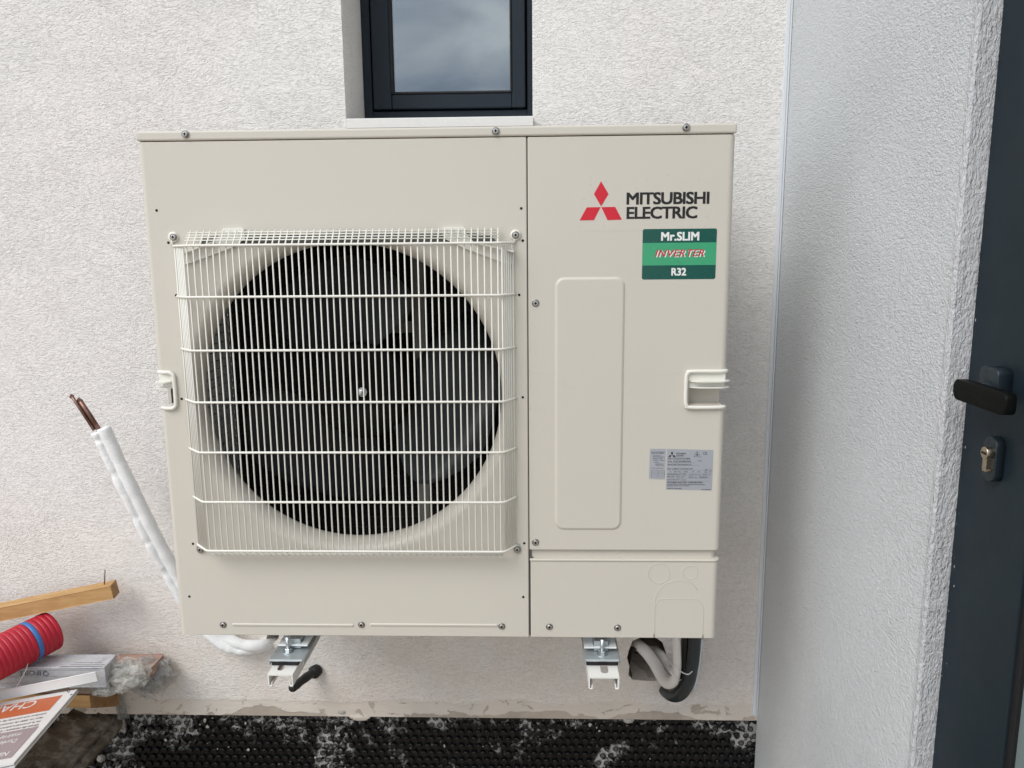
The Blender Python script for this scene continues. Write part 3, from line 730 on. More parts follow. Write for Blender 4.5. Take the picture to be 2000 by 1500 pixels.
# bent clips that carry the guard along its top corners
for ps in ([(361, 494), (361, 517), (372, 514), (455, 484), (480, 466), (478, 447), (472, 444), (438, 446), (431, 458), (420, 472)],
           [(1004, 490), (1004, 514), (994, 517), (905, 484), (868, 466), (863, 450), (868, 443), (906, 443), (911, 456), (925, 472)]):
    bm = prism(bmesh.new(), [at(x, y, -.0005) for x, y in ps], (0, -.0045, 0)); cl = bm_obj('guard_clip', bm, M['wire'], U)
    bm = bmesh.new(); a, b = at(*ps[0], -.005), at(*ps[8], -.005); sgn = 1 if a.x < b.x else -1
    prism(bm, [a, at(*ps[9], -.005), at(ps[9][0], ps[9][1]+3, -.005), at(ps[0][0], ps[0][1]+3, -.005)], (0, -.014, 0)); bm_obj('flange', bm, M['wire'], cl)

# shade behind the guard's top lip, put in as a dark strip
bm = prism(bmesh.new(), [at(x, y, -.0007) for x, y in ((398, 464), (430, 459), (700, 455), (930, 456), (962, 461), (970, 474), (392, 476))], (0, -.0006, 0)); bm_obj('lip_shade', bm, M['seam'], U)
# grips
def handle(right):
    s = 1 if right else -1
    if right: xi, xo = at(1339, 760, 0).x, W; zt_, zb_ = rz1, rz0
    else: xi, xo = at(343, 760, 0).x, 0.0; zt_, zb_ = hz1, hz0
    hgt = zt_-zb_; h = bm_obj('handle', T(spline([(xo+s*.004, .004, zt_), (xo-s*.010, -.003, zt_), (xi+s*.008, -.0035, zt_), (xi+s*.002, -.0035, zt_-.004), (xi, -.0035, zt_-.012),
            (xi, -.0035, zb_+.012), (xi+s*.002, -.0035, zb_+.004), (xi+s*.008, -.0035, zb_), (xo-s*.010, -.003, zb_), (xo+s*.002, .004, zb_)], 4), .0036, 10), M['wire'], U, True)
    xa, xb = sorted((xi, xo+s*.001))
    z1 = zt_-hgt*.27; z2 = zt_-hgt*.46
    bm = B((xa, -.001, z1), (xb, .016, zt_), .0012); bm_obj('grip_plate', bm, M['wire'], h)
    # rounded grip lip, bulging past the corner of the case
    def lip(z, th, out):
        t = bmesh.new(); n = 12; pts = [(xi+s*.004, .006)]
        for k in range(n+1):
            a = k/n; x = xi+s*.005+(xo+s*out-xi-s*.005)*a; pts.append((x, .002-out*1.25*min(1, math.sin(pi*min(a*1.6, .5))*1.0)*(1 if a < .75 else max(0, math.cos((a-.75)/.25*pi/2)))))
        pts.append((xo, .03)); pts.append((xi+s*.004, .03))
        prism(t, [(x, y, z) for x, y in pts], (0, 0, -th)); return t
    bm_obj('grip_lip', lip(z1+.001, .0022, .010), M['wire'], h); bm_obj('grip_lip', lip(z2+.0022, .0020, .009), M['wire'], h)
    bm_obj('grip_web', B((xa+.004, .004, z2), (xb-.001, .014, z1)), M['wire'], h)
    if right:
        bm = bmesh.new(); box(bm, (xa+.002, .030, zb_+.001), (xb-.003, .032, z2)); box(bm, (xa+.002, .002, zb_+.001), (xb-.004, .031, zb_+.004)); box(bm, (xa+.0005, .002, zb_), (xa+.003, .031, z2))
        bm_obj('grip_recess', bm, Mb, h)
    else:
        bm_obj('grip_recess', B((xa+.004, .002, zb_), (xb, .034, zb_+.003)), M['wire'], h); bm_obj('grip_backing', B((.031, .0015, zb_+.001), (xb, .0035, z2)), M['wire'], h)
handle(True); handle(False)

# fan: hub, three swept blades, nut; motor support behind
FYc = .112; FC = Vector((at(705, 767, FYc-.01).x, FYc, at(705, 767, FYc-.01).z))
bm = bmesh.new(); lathe(bm, [(.098, .09), (.098, .006), (.094, 0), (.090, -.002), (.040, -.004), (.036, .004), (.02, .004)], FC, n=48); hub = bm_obj('fan_hub', bm, M['hub'], U, True)
def blade(a0):
    bm = bmesh.new(); nr, na = 14, 18; g = []
    for i in range(nr+1):
        r = .094+(RI-.014-.094)*i/nr; t = i/nr; row = []
        lead = math.radians(34+16*math.sin(t*pi*.8)-8*t); trail = math.radians(-40-14*math.sin(t*pi)+ (20*(t-.75)/.25 if t > .75 else 0))
        for j in range(na+1):
            s = j/na; a = a0+trail+(lead-trail)*s
            y = FYc-.004+.150*s*(.55+.45*r/RI)+.010*math.sin(pi*s)
            row.append(bm.verts.new((FC.x+r*math.cos(a), y, FC.z+r*math.sin(a))))
        g.append(row)
    for i in range(nr):
        for j in range(na): bm.faces.new((g[i][j], g[i+1][j], g[i+1][j+1], g[i][j+1]))
    bmesh.ops.solidify(bm, geom=bm.faces[:], thickness=.0025); return bm
for k in range(3): bm_obj('fan_blade', blade(math.radians(-9+120*k)), M['fan'], hub, True)
bm = bmesh.new(); nc = at(706, 767, FYc-.012); lathe(bm, [(.0095, .006), (.0095, .002), (.0065, .002), (.0065, -.006), (.0038, -.008), (.0036, -.014), (.002, -.0145)], (FC.x+.001, FYc-.006, FC.z), n=6+8)
bm_obj('hub_nut', bm, M['zinc'], hub, False)
bm = bmesh.new()
for x in (at(818, 560, .24).x,): box(bm, (x-.011, .235, .03), (x+.011, .245, .93), .001)
x = at(818, 560, .24).x; box(bm, (x-.06, .236, .575), (x-.011, .244, .60), .001)
bm_obj('motor_support', bm, M['support'], U)
bm = bmesh.new(); lathe(bm, [(.07, .0), (.075, .02), (.075, .11), (.06, .12)], (FC.x, FYc+.09, FC.z), n=24); bm_obj('fan_motor', bm, M['inner'], U, True)

# emblem and lettering on the service panel
Yp = -.0003
bm = bmesh.new()
for q in ([(1174, 354), (1188.5, 379), (1174, 403), (1160, 379)], [(1173, 404.5), (1160, 430), (1132, 430.5), (1146, 405)], [(1174.5, 404.5), (1201.5, 404), (1214.5, 429), (1186.5, 430)]):
    prism(bm, [at(x, y, Yp) for x, y in q], (0, -.0002, 0))
em = bm_obj('emblem', bm, M['red'], U)
def lettering(s, x0, y0, x1, y1_, mat, parent, bold=.0, shear=0, Y=Yp, spacing=1.0, name='lettering', fit=True):
    a = at(x0, y1_, Y); b = at(x1, y0, Y)
    return bm_obj(name, text_bm(s, a.x, a.z, b.x, b.z, Y, bold, shear, .0002, not fit, spacing), mat, parent)
lettering('MITSUBISHI', 1223.5, 374, 1386, 400, M['ink'], U, .055, spacing=.93)
lettering('ELECTRIC', 1223.5, 402.5, 1362.5, 428, M['ink'], U, .055, spacing=.93)
bm = bmesh.new(); a = at(1117, 452, -.0001); b = at(1402, 338, -.0001); prism(bm, [(x, -.00005, z) for x, z in rrect(a.x, a.z, b.x, b.z, .003, 3)], (0, -.00012, 0)); bm_obj('clear_film', bm, M['film'], U)
# green sticker
def quadsheet(ps, Y, th, r=0): return prism(bmesh.new(), [at(x, y, Y) for x, y in ps], (0, -th, 0))
a = at(1253.5, 546, 0); b = at(1400.5, 446, 0)
st = bm_obj('green_sticker', prism(bmesh.new(), [(x, -.0001, z) for x, z in rrect(a.x, a.z, b.x, b.z, .0035, 4)], (0, -.0002, 0)), M['green_d'], U)
zz0 = at(1325, 518, 0).z; zz1 = at(1325, 474, 0).z
bm_obj('green_band', B((a.x+.0001, -.0005, zz0), (b.x-.0001, -.0001, zz1)), M['green_l'], st)
lettering('Mr.SLIM', 1291, 452.5, 1366, 470.5, M['stwhite'], st, .07, Y=-.0005)
lettering('INVERTER', 1281.2, 488.6, 1377.6, 503, M['stwhite'], st, .02, .30, Y=-.00055, spacing=1.12)
lettering('INVERTER', 1279, 487, 1375.4, 501.4, M['stred'], st, .02, .30, Y=-.0008, spacing=1.12)
lettering('R32', 1311, 523, 1340.5, 538.5, M['stwhite'], st, .07, Y=-.0005)
# silver rating labels
def label(ps):
    return bm_obj('rating_label', quadsheet(ps, -.0001, .00018), M['silver'], U)
l1 = label([(1269.5, 876.5), (1300.5, 876.5), (1299, 936.5), (1267.5, 935.5)]); l2 = label([(1302.5, 876.5), (1393.5, 879), (1390.5, 958), (1300.5, 956)])
Yl = -.0003
def small(s, x, y, h, wd=None, par=l2, bold=.0):
    a = at(x, y, Yl); b = at(x+(wd or 10), y-h, Yl); bm_obj('print', text_bm(s, a.x, a.z, b.x, b.z, Yl, bold, 0, .0001, wd is None), M['sink'], par)
bm = bmesh.new()
for q in ([(1312.5, 881), (1315, 885.5), (1312.5, 889), (1310, 885.5)], [(1312, 889), (1309.5, 893), (1305, 893), (1307.5, 889)], [(1312.8, 889), (1317.5, 889), (1320, 893), (1315, 893)]):
    prism(bm, [at(x, y, Yl) for x, y in q], (0, -.0001, 0))
bm_obj('print', bm, M['sink'], l2)
small('MITSUBISHI', 1321, 887.3, 3.0, 19, bold=.05); small('ELECTRIC', 1321, 891.5, 3.0, 15, bold=.05)
small('AIR CONDITIONER', 1304, 897.5, 3.4, 44, bold=.02); small('MODEL', 1304, 902.5, 2.4, 9, bold=.02); small('PUZ-M100VKA2', 1315.5, 903, 3.6, 34, bold=.03)
small('SERVICE REF. PUZ-M100VKA2.TH', 1304, 908.5, 2.6, 46, bold=.02); small('1PH-3', 1363, 901.5, 2.4, 8)
small('MAX. CURRENT OUTDOOR UNIT', 1303.6, 917, 2.6, 50, bold=.02); small('28    A', 1377, 919, 2.6, 13)
small('V   50 Hz   230', 1308, 922.5, 2.6, 35); small('IP   24     kg  76', 1352, 923, 2.6, 38)
small('REFRIGERANT R32', 1303.5, 927.5, 2.4, 37, bold=.02); small('COOL 9.5 kW   HEAT 11.2', 1346, 928, 2.4, 43)
small('MFD. DATE', 1303.2, 932.6, 2.6, 14, bold=.02); small('22.0 kW', 1320, 932.6, 2.6, 17); small('SERIAL No.', 1345, 933.3, 2.6, 17); small('19P00359', 1365, 933.3, 2.6, 17, bold=.02)
small('REFRIGERANT  2.0 kg', 1303, 938.6, 2.4, 36, bold=.02)
small('MITSUBISHI ELECTRIC CORPORATION', 1303, 943.8, 3.0, 69, bold=.06)
small('MANUFACTURER: AIR CONDITIONING & REFRIGERATION SYSTEMS WORKS', 1303, 947.4, 2.0, 74, bold=.02); small('ADDRESS: 700/406 MOO 7, TAMBON', 1303, 950, 1.8, 43, bold=.02)
small('MADE IN THAILAND', 1303, 955.2, 2.4, 28, bold=.03); small('RG79B082', 1370, 957, 1.8, 18, bold=.03)
small('CE', 1373, 888.2, 5.4, 8, bold=.02)
tri = [at(x, y, Yl) for x, y in ((1361.5, 881.5), (1355.3, 892), (1367.8, 892.3), (1361.5, 881.5))]; bm_obj('print', T(tri, .00045, 4), M['sink'], l2)
bm_obj('print', prism(bmesh.new(), [at(x, y, Yl) for x, y in ((1361.5, 885.5), (1363.4, 888.5), (1361.6, 891), (1359.8, 888.5))], (0, -.0001, 0)), M['sink'], l2)
bm = bmesh.new()
for y in (903.8, 909, 918.3, 923.9, 929, 934.2, 939.7):
    a = at(1304, y, Yl); b = at(1388 if y > 912 else (1360 if y < 905 else 1367), y, Yl); box(bm, (a.x, Yl-.0001, a.z-.00012), (b.x, Yl, a.z+.00012))
bm_obj('print', bm, M['sink'], l2)
for i, (y, x0, x1) in enumerate(((884, 1271.5, 1298), (886.6, 1272, 1296), (891, 1275, 1291), (893.5, 1275, 1298), (896.8, 1275, 1294), (900, 1275, 1298), (904, 1278, 1287), (907.5, 1280, 1296), (910.5, 1280, 1297), (915.5, 1272, 1295))):
    small(('GAS CONTAINED IN', 'THE SYSTEM', 'Contains fluorinated', 'greenhouse gases', 'GWP 675', 'Charge + added', 'FACTORY', 'ADDITIONAL', 'TOTAL kg', 'CO2 equivalent')[i], x0, y, 1.9, x1-x0, l1, .03)
bm = bmesh.new()
for x in (1272, 1285, 1297.5):
    a = at(x, 932, Yl); b = at(x, 919, Yl); box(bm, (a.x-.0002, Yl-.0001, a.z), (a.x+.0002, Yl, b.z))
for y in (919, 922, 925, 928, 932):
    a = at(1272, y, Yl); b = at(1297.5, y, Yl); box(bm, (a.x, Yl-.0001, a.z-.00015), (b.x, Yl, a.z+.00015))
bm_obj('print', bm, M['sink'], l1)

# ------------------------------------------------------------------ wall brackets under the unit
def bracket(xl, xr, label, nutpx, boltpx, footx, slotpx, platex, scratch):
    z = -.050; yf = -.057; th = .0028; leg = .0235
    b_ = thing('wall_bracket', label, 'bracket', ((xl+xr)/2, WY, z-.03), 'brackets carrying the outdoor unit')
    sx = slotpx
    prof = [(xl, z-leg), (xl, z-.002), (xl+.002, z), (xr-.002, z), (xr, z-.002), (xr, z-leg)]
    bm = bmesh.new(); ys = yf+.014; sw = .0075
    # top with slot: front strip, two sides, rear
    for x0, x1, y0, y1_ in ((xl, xr, yf, ys), (xl, sx-sw, ys, ys+.05), (sx+sw, xr, ys, ys+.05), (xl, xr, ys+.05, WY)):
        box(bm, (x0, y0, z-th), (x1, y1_, z))
    for k in range(7):                                            # rounded front end of the slot
        a0 = pi*k/7; a1 = pi*(k+1)/7
        p = [(sx-sw*math.cos(a0), ys+.0076-sw*math.sin(a0)), (sx-sw*math.cos(a1), ys+.0076-sw*math.sin(a1))]
        prism(bm, [(p[0][0], p[0][1], z-.0001), (p[1][0], p[1][1], z-.0001), (p[1][0], ys-.0003, z-.0001), (p[0][0], ys-.0003, z-.0001)], (0, 0, -th+.0002))
    for x0, x1 in ((xl-.0001, xl+th), (xr-th, xr+.0001)): box(bm, (x0, yf+.0003, z-leg), (x1, WY, z-.0006), .0006)
    for x0, x1 in ((xl+.0005, xl+.0075), (xr-.0075, xr-.0005)): box(bm, (x0, yf+.0005, z-leg-.0022), (x1, WY, z-leg), .0009)
    for x0, x1 in ((xr-.0080, xr-.0058), (xl+.0058, xl+.0080)): box(bm, (x0, yf+.002, z-leg-.001), (x1, WY, z-leg+.006), .0006)
    bm_obj('arm', bm, M['arm'], b_)
    zp = -.035; pf = atz(platex[0], 1289, zp); pg = atz(platex[1], 1289, zp); yF = pf.y
    bm = bmesh.new(); box(bm, (pf.x, yF, zp-.0032), (pg.x, .13, zp), .0014)
    tube(bm, [(pf.x+.002, yF+.0012, zp-.0012), (pg.x-.002, yF+.0012, zp-.0012)], .0026, 8)
    for x0, x1 in ((pf.x-.0012, pf.x+.0012), (pg.x-.0012, pg.x+.0012)): box(bm, (x0, yF+.003, zp-.012), (x1, .13, zp-.0005), .0008)
    bm_obj('clamp_plate', bm, M['galv'], b_)
    bm_obj('rubber_pad', B((xl-.002, yF+.005, z+.0006), (xr+.002, .12, zp-.0034), .001), M['rubber'], b_)
    nc = atz(nutpx[0], nutpx[1], zp)
    bm = bmesh.new(); lathe(bm, [(.0105, 0), (.0105, .0018), (.0070, .0018)], nc, 'z', 20); lathe(bm, [(.0068, .0018), (.0070, .0024), (.0070, .0072), (.0062, .0080), (.0042, .0080)], nc, 'z', 6); bm_obj('nut', bm, M['zinc'], b_)
    bt = T([(nc.x, nc.y, zp), (nc.x, nc.y, -.0035)], lambda i, s: .0040, 12); bm_obj('bolt', bt, M['zinc'], b_, True)
    fa, fb = atz(footx[0], 1257, -.022), atz(footx[1], 1257, -.022)
    bm = bmesh.new(); yy = nc.y+.004
    box(bm, (fa.x, yy, -.0255), (fa.x+.019, .10, -.022), .0008); box(bm, (fb.x-.015, yy, -.0255), (fb.x, .10, -.022), .0008); box(bm, (fa.x+.019, yy, -.0250), (fb.x-.015, yy+.006, -.0222), .0006)
    box(bm, (fa.x, yy+.035, -.0216), (fb.x, yy+.039, -.0015)); 
    bm_obj('unit_foot', bm, M['galvw'], U)
    bm_obj('foot_rubber', B((fa.x+.020, yy+.007, -.034), (fb.x-.016, yy+.030, -.0135), .001), M['galv'], b_)
    if scratch: bm_obj('scratch', T([atz(532, 1275, zp+.0002), atz(550, 1267, zp+.0002)], .0003, 4), M['zinc'], b_)
    return b_
p = atz(547, 1305, -.05)
bracket(.1874, .2362, 'white steel wall bracket arm beside the black pipe stub, left under the unit', (563, 1273), None, (544, 602), atz(551, 1300, -.05).x+.0015, (525, 592), True)
bracket(.8021, .8600, 'white steel wall bracket arm beside the hole with pipes, right under the unit', (1176, 1278), None, (1140, 1203), atz(1180, 1306, -.05).x, (1143, 1211), False)

# ------------------------------------------------------------------ insulated line set on the left
ls = thing('insulated_pipe_pair', 'white insulated twin pipe with bare copper ends leaning out behind the unit', 'pipe', at(520, 1262, WY))
pth_ = [(197, 838, .300), (228, 905, .312), (262, 975, .325), (300, 1052, .345), (342, 1128, .370), (385, 1195, .385), (430, 1243, .392), (468, 1262, .395), (505, 1264, .412), (530, 1258, .46)]
big = spline([at(x+5, y-3, Y) for x, y, Y in pth_], 8); sm = spline([at(x-9, y+6, Y-.004) for x, y, Y in pth_[:6]]+[at(420, 1250, .384), at(462, 1270, .39), at(500, 1268, .412), at(526, 1262, .46)], 8)
tt = lambda i, s: .0148*(1+.03*math.sin(s*55)+.02*math.sin(s*131))
def puff(bm, a, f, seed):
    bm.normal_update()
    for v in bm.verts: v.co += v.normal*(a*noise.noise(v.co*f+Vector((seed, 0, 0)))-a*.9*max(0, .12-abs(noise.noise(v.co*f*.8+Vector((0, seed, 0)))))*6)
    return bm
big = spline(big, 3); sm = spline(sm, 3)
bm_obj('insulation', puff(T(big, tt, 26), .0005, 42, 3), M['insul'], ls, True)
bm_obj('insulation', puff(T(sm, lambda i, s: .0125*(1-.20*max(0, math.sin(s*68+math.sin(s*23)))**8-.05*math.sin(s*37)), 24), .0010, 52, 8), M['insul2'], ls, True)
bm_obj('copper_pipe', T([at(195, 842, .30), at(176, 812, .297), at(157, 784, .292)], lambda i, s: .0056, 10), M['copper'], ls, True)
bm_obj('copper_pipe', T([at(184, 840, .297), at(160, 803, .292), at(141, 775, .286)], lambda i, s: (.0038, .0038, .0034)[i], 10), M['copper'], ls, True)
bm = bmesh.new(); obox(bm, at(153, 787, .292), at(157.5, 779, .292), .004, .011, (1, 0, 0)); bm_obj('crimped_end', bm, M['copper'], ls)
bm = bmesh.new(); obox(bm, at(139, 778, .286), at(141.5, 771, .286), .003, .008, (1, 0, 0)); bm_obj('crimped_end', bm, M['copper'], ls)

# ------------------------------------------------------------------ black stub
bm = bmesh.new(); a = at(619, 1309, WY-.002); e = at(573, 1342, .352); q = spline([a, at(598, 1323, .39), e], 6)
tube(bm, q, lambda i, s: .0112+.0006*math.sin(i*1.3), 14)
o = bm_obj('pipe_stub', bm, M['armaflex'], smooth=True, loc=a); tag(o, 'black pipe stub poking from the wall below the unit beside the left bracket', 'pipe')
d = (e-a).normalized(); bm_obj('collar', T([a-d*.004, a+d*.006, a+d*.016, a+d*.020], lambda i, s: (.0155, .0175, .0160, .0115)[i], 9), M['rubber'], o, True)
bm_obj('end_cap', T([e-d*.002, e+d*.004, e+d*.009, e+d*.0115], lambda i, s: (.0117, .0112, .0080, .003)[i], 14), M['armaflex'], o, True)

# ------------------------------------------------------------------ pipes in the right-hand hole
def pipe(name, label, cat, path, r, mat, n=14, sub=8):
    q = spline([at(x, y, Y) for x, y, Y in path], sub); o = bm_obj(name, T(q, r, n), mat, smooth=True, loc=q[0]); return tag(o, label, cat), q
pipe('sleeved_pipe', 'cream sleeved pipe bending out of the wall hole and up into the unit', 'pipe',
     [(1238, 1254, .50), (1257, 1268, .435), (1276, 1292, .40), (1291, 1318, .365), (1303, 1333, .33), (1316, 1330, .30), (1322, 1308, .28), (1322, 1275, .27), (1320, 1235, .265)], lambda i, s: .0150 if i < 32 else max(.0098, .0150-.0004*(i-32)), M['oldpipe'], 16)
pipe('sleeved_pipe', 'second cream sleeved pipe half hidden behind the first in the wall hole', 'pipe',
     [(1268, 1256, .50), (1288, 1276, .44), (1306, 1306, .39), (1318, 1312, .35), (1325, 1295, .315), (1327, 1235, .305)], .0118, M['oldpipe'])
pipe('drain_hose', 'glossy black sleeved hose between the cream pipe and the ribbed conduit', 'pipe',
     [(1290, 1335, .48), (1300, 1346, .43), (1314, 1350, .36), (1330, 1335, .31), (1337, 1305, .295), (1338, 1270, .29), (1340, 1232, .285)], .0098, M['armaflex'])
cdt, q = pipe('ribbed_conduit', 'thick black ribbed cable conduit looping from the wall hole up into the unit', 'conduit',
     [(1292, 1335, .48), (1300, 1350, .42), (1314, 1359, .36), (1330, 1355, .315), (1344, 1334, .29), (1351, 1305, .28), (1355, 1275, .275), (1358, 1232, .27)],
     lambda i, s: .0150 if i % 2 == 0 else .0138, M['conduit'], 16, 15)
pipe('pale_cable', 'thin pale grey cable hanging behind the ribbed conduit on the right', 'cable', [(1371, 1250, .42), (1366, 1290, .415), (1362, 1318, .41), (1356, 1345, .41), (1353, 1352, .44)], .0052, M['bead'])
bm = T(spline([at(x, y, Y) for x, y, Y in ((1306, 1290, .285), (1314, 1300, .262), (1322, 1306, .255), (1334, 1314, .262), (1344, 1317, .258), (1350, 1313, .262), (1354, 1306, .28), (1340, 1296, .33), (1310, 1286, .32), (1306, 1290, .285))], 6), .0013, 6)
join(bm, T(spline([at(x, y, Y) for x, y, Y in ((1306, 1300, .29), (1310, 1312, .268), (1318, 1324, .265), (1326, 1329, .27), (1330, 1327, .29))], 6), .0013, 6))
o = bm_obj('tie_wire', bm, M['white_pl'], smooth=True, loc=at(1334, 1314, .262)); tag(o, 'thin white tie looped around the pipes under the unit', 'tie')
bm = bmesh.new(); a = at(1352, 1250, .27)
lathe(bm, [(.022, .03), (.022, .006), (.019, 0), (.004, 0)], (a.x, a.y, -.012), 'z', 20); bm_obj('cable_gland', bm, M['rubber'], U, True)

# ------------------------------------------------------------------ pile of site material on the left
b1 = at(213, 1153, .375); dr = (at(0, 1195.5, .335)-b1).normalized()
b1 = b1-dr*.014
bat = thing('timber_batten', 'light pine batten with a nail, resting above the red conduit', 'timber', b1)
def beam(name, p1, p0, wd, ht, mats, parent):
    bm = obox(bmesh.new(), p0, p1, wd, ht, (0, 0, 1), .0012)
    o = bm_obj(name, bm, None, parent, mats=mats)
    return o
o = beam('beam', b1, b1+dr*1.0, .036, .034, [M['pine'], M['pine_end']], bat)
ax = (b1-(b1+dr)).normalized()
for f in o.data.polygons:
    if abs(f.normal.dot(ax)) > .8: f.material_index = 1
na = at(203, 1140, .375); bm_obj('nail', T([na-Vector((0, 0, .01)), at(205, 1113, .375)], .0014, 6), M['copper'], bat, True)

# red corrugated conduit
e = at(101, 1231, .350); s0 = at(-150, 1360, .10); ax = (s0-e).normalized(); ln = 1.0
rc = thing('red_conduit', 'red corrugated conduit with a blue ring lying under the pine batten', 'conduit', e)
def corr(a0, a1, mat, name, extra=0):
    pts = []; rr = []; s = a0; pitch = .0118
    while s < a1-1e-6:
        for f_, r in ((0, .0483), (.08, .0492), (.18, .0500), (.76, .0500), (.88, .0492), (.95, .0483)):
            pts.append(e+ax*(s+f_*pitch)); rr.append(r+extra)
        s += pitch
    pts.append(e+ax*s); rr.append(.0483+extra)
    bm = T(pts, lambda i, s_: rr[i], 40, caps=False)
    return bm_obj(name, bm, mat, rc, True), s
_, s = corr(0, .0118*3.01, M['redpipe'], 'conduit_end'); _, s2 = corr(s+.0001, s+.0118*.99, M['bluepipe'], 'blue_ring', .0004); corr(s2+.0001, 1.0, M['redpipe'], 'conduit_body')
bm_obj('end_rim', T([e-ax*.004, e-ax*.002, e, e+ax*.002], lambda i, s: (.036, .0440, .0470, .0464)[i], 40), M['redpipe'], rc, True)

# flat packs wrapped in film
def crumpled(c, rad, seed, amp=.45, sub=4, layers=5):
    """loose crumpled film: several torn layers with sharp creases"""
    out = bmesh.new()
    for L_ in range(layers):
        bm = bmesh.new(); bmesh.ops.create_icosphere(bm, subdivisions=sub, radius=1); sc_ = 1.06-.14*L_; sd_ = seed+L_*7.7
        for v in bm.verts:
            d = v.co.normalized(); q_ = d*1.2+Vector((sd_, 0, sd_*.3))
            k = sc_*(1+amp*.6*noise.noise(q_)+amp*1.1*(abs(noise.noise(q_*1.9+Vector((0, 4, 0))))-.2)+amp*.7*(abs(noise.noise(q_*4.3))-.2)+amp*.30*(abs(noise.noise(q_*9.5))-.2))
            v.co = Vector(c)+Vector((d.x*rad[0]*k, d.y*rad[1]*k, d.z*rad[2]*k))
        if L_ or True:
            kill = [f for f in bm.faces if noise.noise((f.calc_center_median()-Vector(c))*24+Vector((0, sd_, 0))) > .22]
            bmesh.ops.delete(bm, geom=kill, context='FACES')
        join(out, bm)
    return out
pb0 = at(318, 1278, .415); pbl = at(60, 1281, .415)
pkb = thing('wrapped_board', 'brown board in grey film lying against the wall behind the white pack', 'board', (pb0.x, .40, pb0.z))
d = (pbl-pb0).normalized()
bm = obox(bmesh.new(), pb0-Vector((0, .03, .012)), pb0+d*1.0-Vector((0, .03, .012)), .06, .022, (0, 0, 1), .002)
bm_obj('board', bm, M['carton'], pkb)
bm_obj('film_end', crumpled(at(292, 1322, .385), (.052, .026, .048), 3.3, .5, 3), M['polyg'], pkb)
bm = crumpled(at(238, 1395, .41), (.012, .008, .050), 9.1, .7, 3); bm_obj('film_shred', bm, M['polyg'], pkb)
pa0 = at(214, 1310, .315); pal = at(-60, 1313, .295); dA = (pal-pa0).normalized()
pka = thing('printed_pack', 'white film wrapped pack with upside down print and a crumpled clear end', 'package', pa0)
bm = obox(bmesh.new(), pa0, pa0+dA*1.0, .055, .050, (0, 0, 1), .003)
o = bm_obj('pack_body', bm, M['paper'], pka)
bm = bmesh.new(); sdv = dA.cross(Vector((0, 0, 1))).normalized(); prv = None            # loose clear film round the pack
for i in range(91):
    t_ = -.012+i*.011; ringv = []
    for a_, b_ in ((-1, -1), (-1, -.4), (-1, .2), (-1, .75), (-1, 1), (-.5, 1.04), (0, 1.05), (.5, 1.04), (1, 1), (1, 0), (1, -1), (0, -1.05)):
        p_ = pa0+dA*t_+sdv*(a_*.030)+Vector((0, 0, b_*.0275)); n_ = noise.noise(p_*38)+.8*abs(noise.noise(p_*19))
        p_ += (sdv*a_+Vector((0, 0, b_)))*(.0035*n_); ringv.append(bm.verts.new(p_))
    if prv:
        for j in range(len(ringv)): bm.faces.new((prv[j], prv[(j+1) % len(ringv)], ringv[(j+1) % len(ringv)], ringv[j]))
    prv = ringv
bm_obj('film_wrap', bm, M['wrap'], pka)
for i in range(3):
    y = 1293+i*14; z_ = pa0.z+.018-i*.016
    bm_obj('fold_line', T([Vector((pa0.x-.01, pa0.y-.028, z_)), Vector((pa0.x, pa0.y-.028, z_))+dA*.9], .0004, 4), M['printg'], pka)
bm_obj('film_end', crumpled(at(250, 1316, .318), (.046, .032, .034), 1.2, .5, 3), M['poly'], pka)
bm = crumpled(at(212, 1348, .300), (.040, .016, .012), 5.2, .5, 3); bm_obj('film_flap', bm, M['poly'], pka)
def oriented_text(s, origin, ex, ez, h, mat, parent, name='lettering', bold=.02, depth=.0003, width=None, shear=0):
    """text starting at origin, reading along ex, its tops along ez"""
    bm = text_bm(s, 0, 0, width or h, h, 0, bold, shear, depth, width is None)
    ny = Vector(ex).cross(Vector(ez)).normalized()            # away from the reader
    for v in bm.verts: v.co = Vector(origin)+Vector(ex)*v.co.x+Vector(ez)*v.co.z+ny*v.co.y
    return bm_obj(name, bm, mat, parent)
sd = dA.cross(Vector((0, 0, 1))).normalized(); upA = sd.cross(dA)
# print is upside down: it reads towards the left, tops point down
fy = pa0-Vector((0, .0285, 0))
def on_face(px, py):
    dd = ray(px, py); nrm = dA.cross(Vector((0, 0, 1))); return CAM+dd*((fy-CAM).dot(nrm)/dd.dot(nrm))
def facetext(s, px, py, h, w_):
    oriented_text(s, on_face(px, py)-Vector((0, .0006, 0)), dA, Vector((0, 0, -1)), h, M['printg'], pka, bold=.03, width=w_)
facetext('Q', 95, 1309, .0150, .0150); facetext('IFORT', 79, 1309.5, .0130, .052); facetext('Q', 81, 1287, .0135, .014); facetext('IFORT', 66, 1288, .012, .046)
for i, (xa, xb, y) in enumerate(((116, 190, 1305), (118, 200, 1301.5), (138, 205, 1297.5), (146, 200, 1294))):
    a = on_face(xa, y); b = on_face(xb, y); bm_obj('print_line', T([a-Vector((0, .0005, 0)), b-Vector((0, .0005, 0))], .0005, 4), M['printg'], pka)
# white trim strip lying across
t0 = at(188, 1321, .262); t1 = at(-10, 1360.5, .215); dT = (t1-t0).normalized()
bm = obox(bmesh.new(), t0, t0+dT*.9, .003, .0225, (0, 0, 1), .0008)
o = bm_obj('trim_strip', bm, M['white_pl'], loc=t0); tag(o, 'plain white plastic trim strip lying across the printed pack', 'trim')
o = bm_obj('string', T(spline([at(56, 1286, .27), at(52, 1305, .245), at(40, 1328, .235), at(28, 1348, .225)], 6), .0009, 5), M['oldpipe'], smooth=True, loc=at(56, 1286, .27))
tag(o, 'thin pale string hanging over the printed pack', 'string')
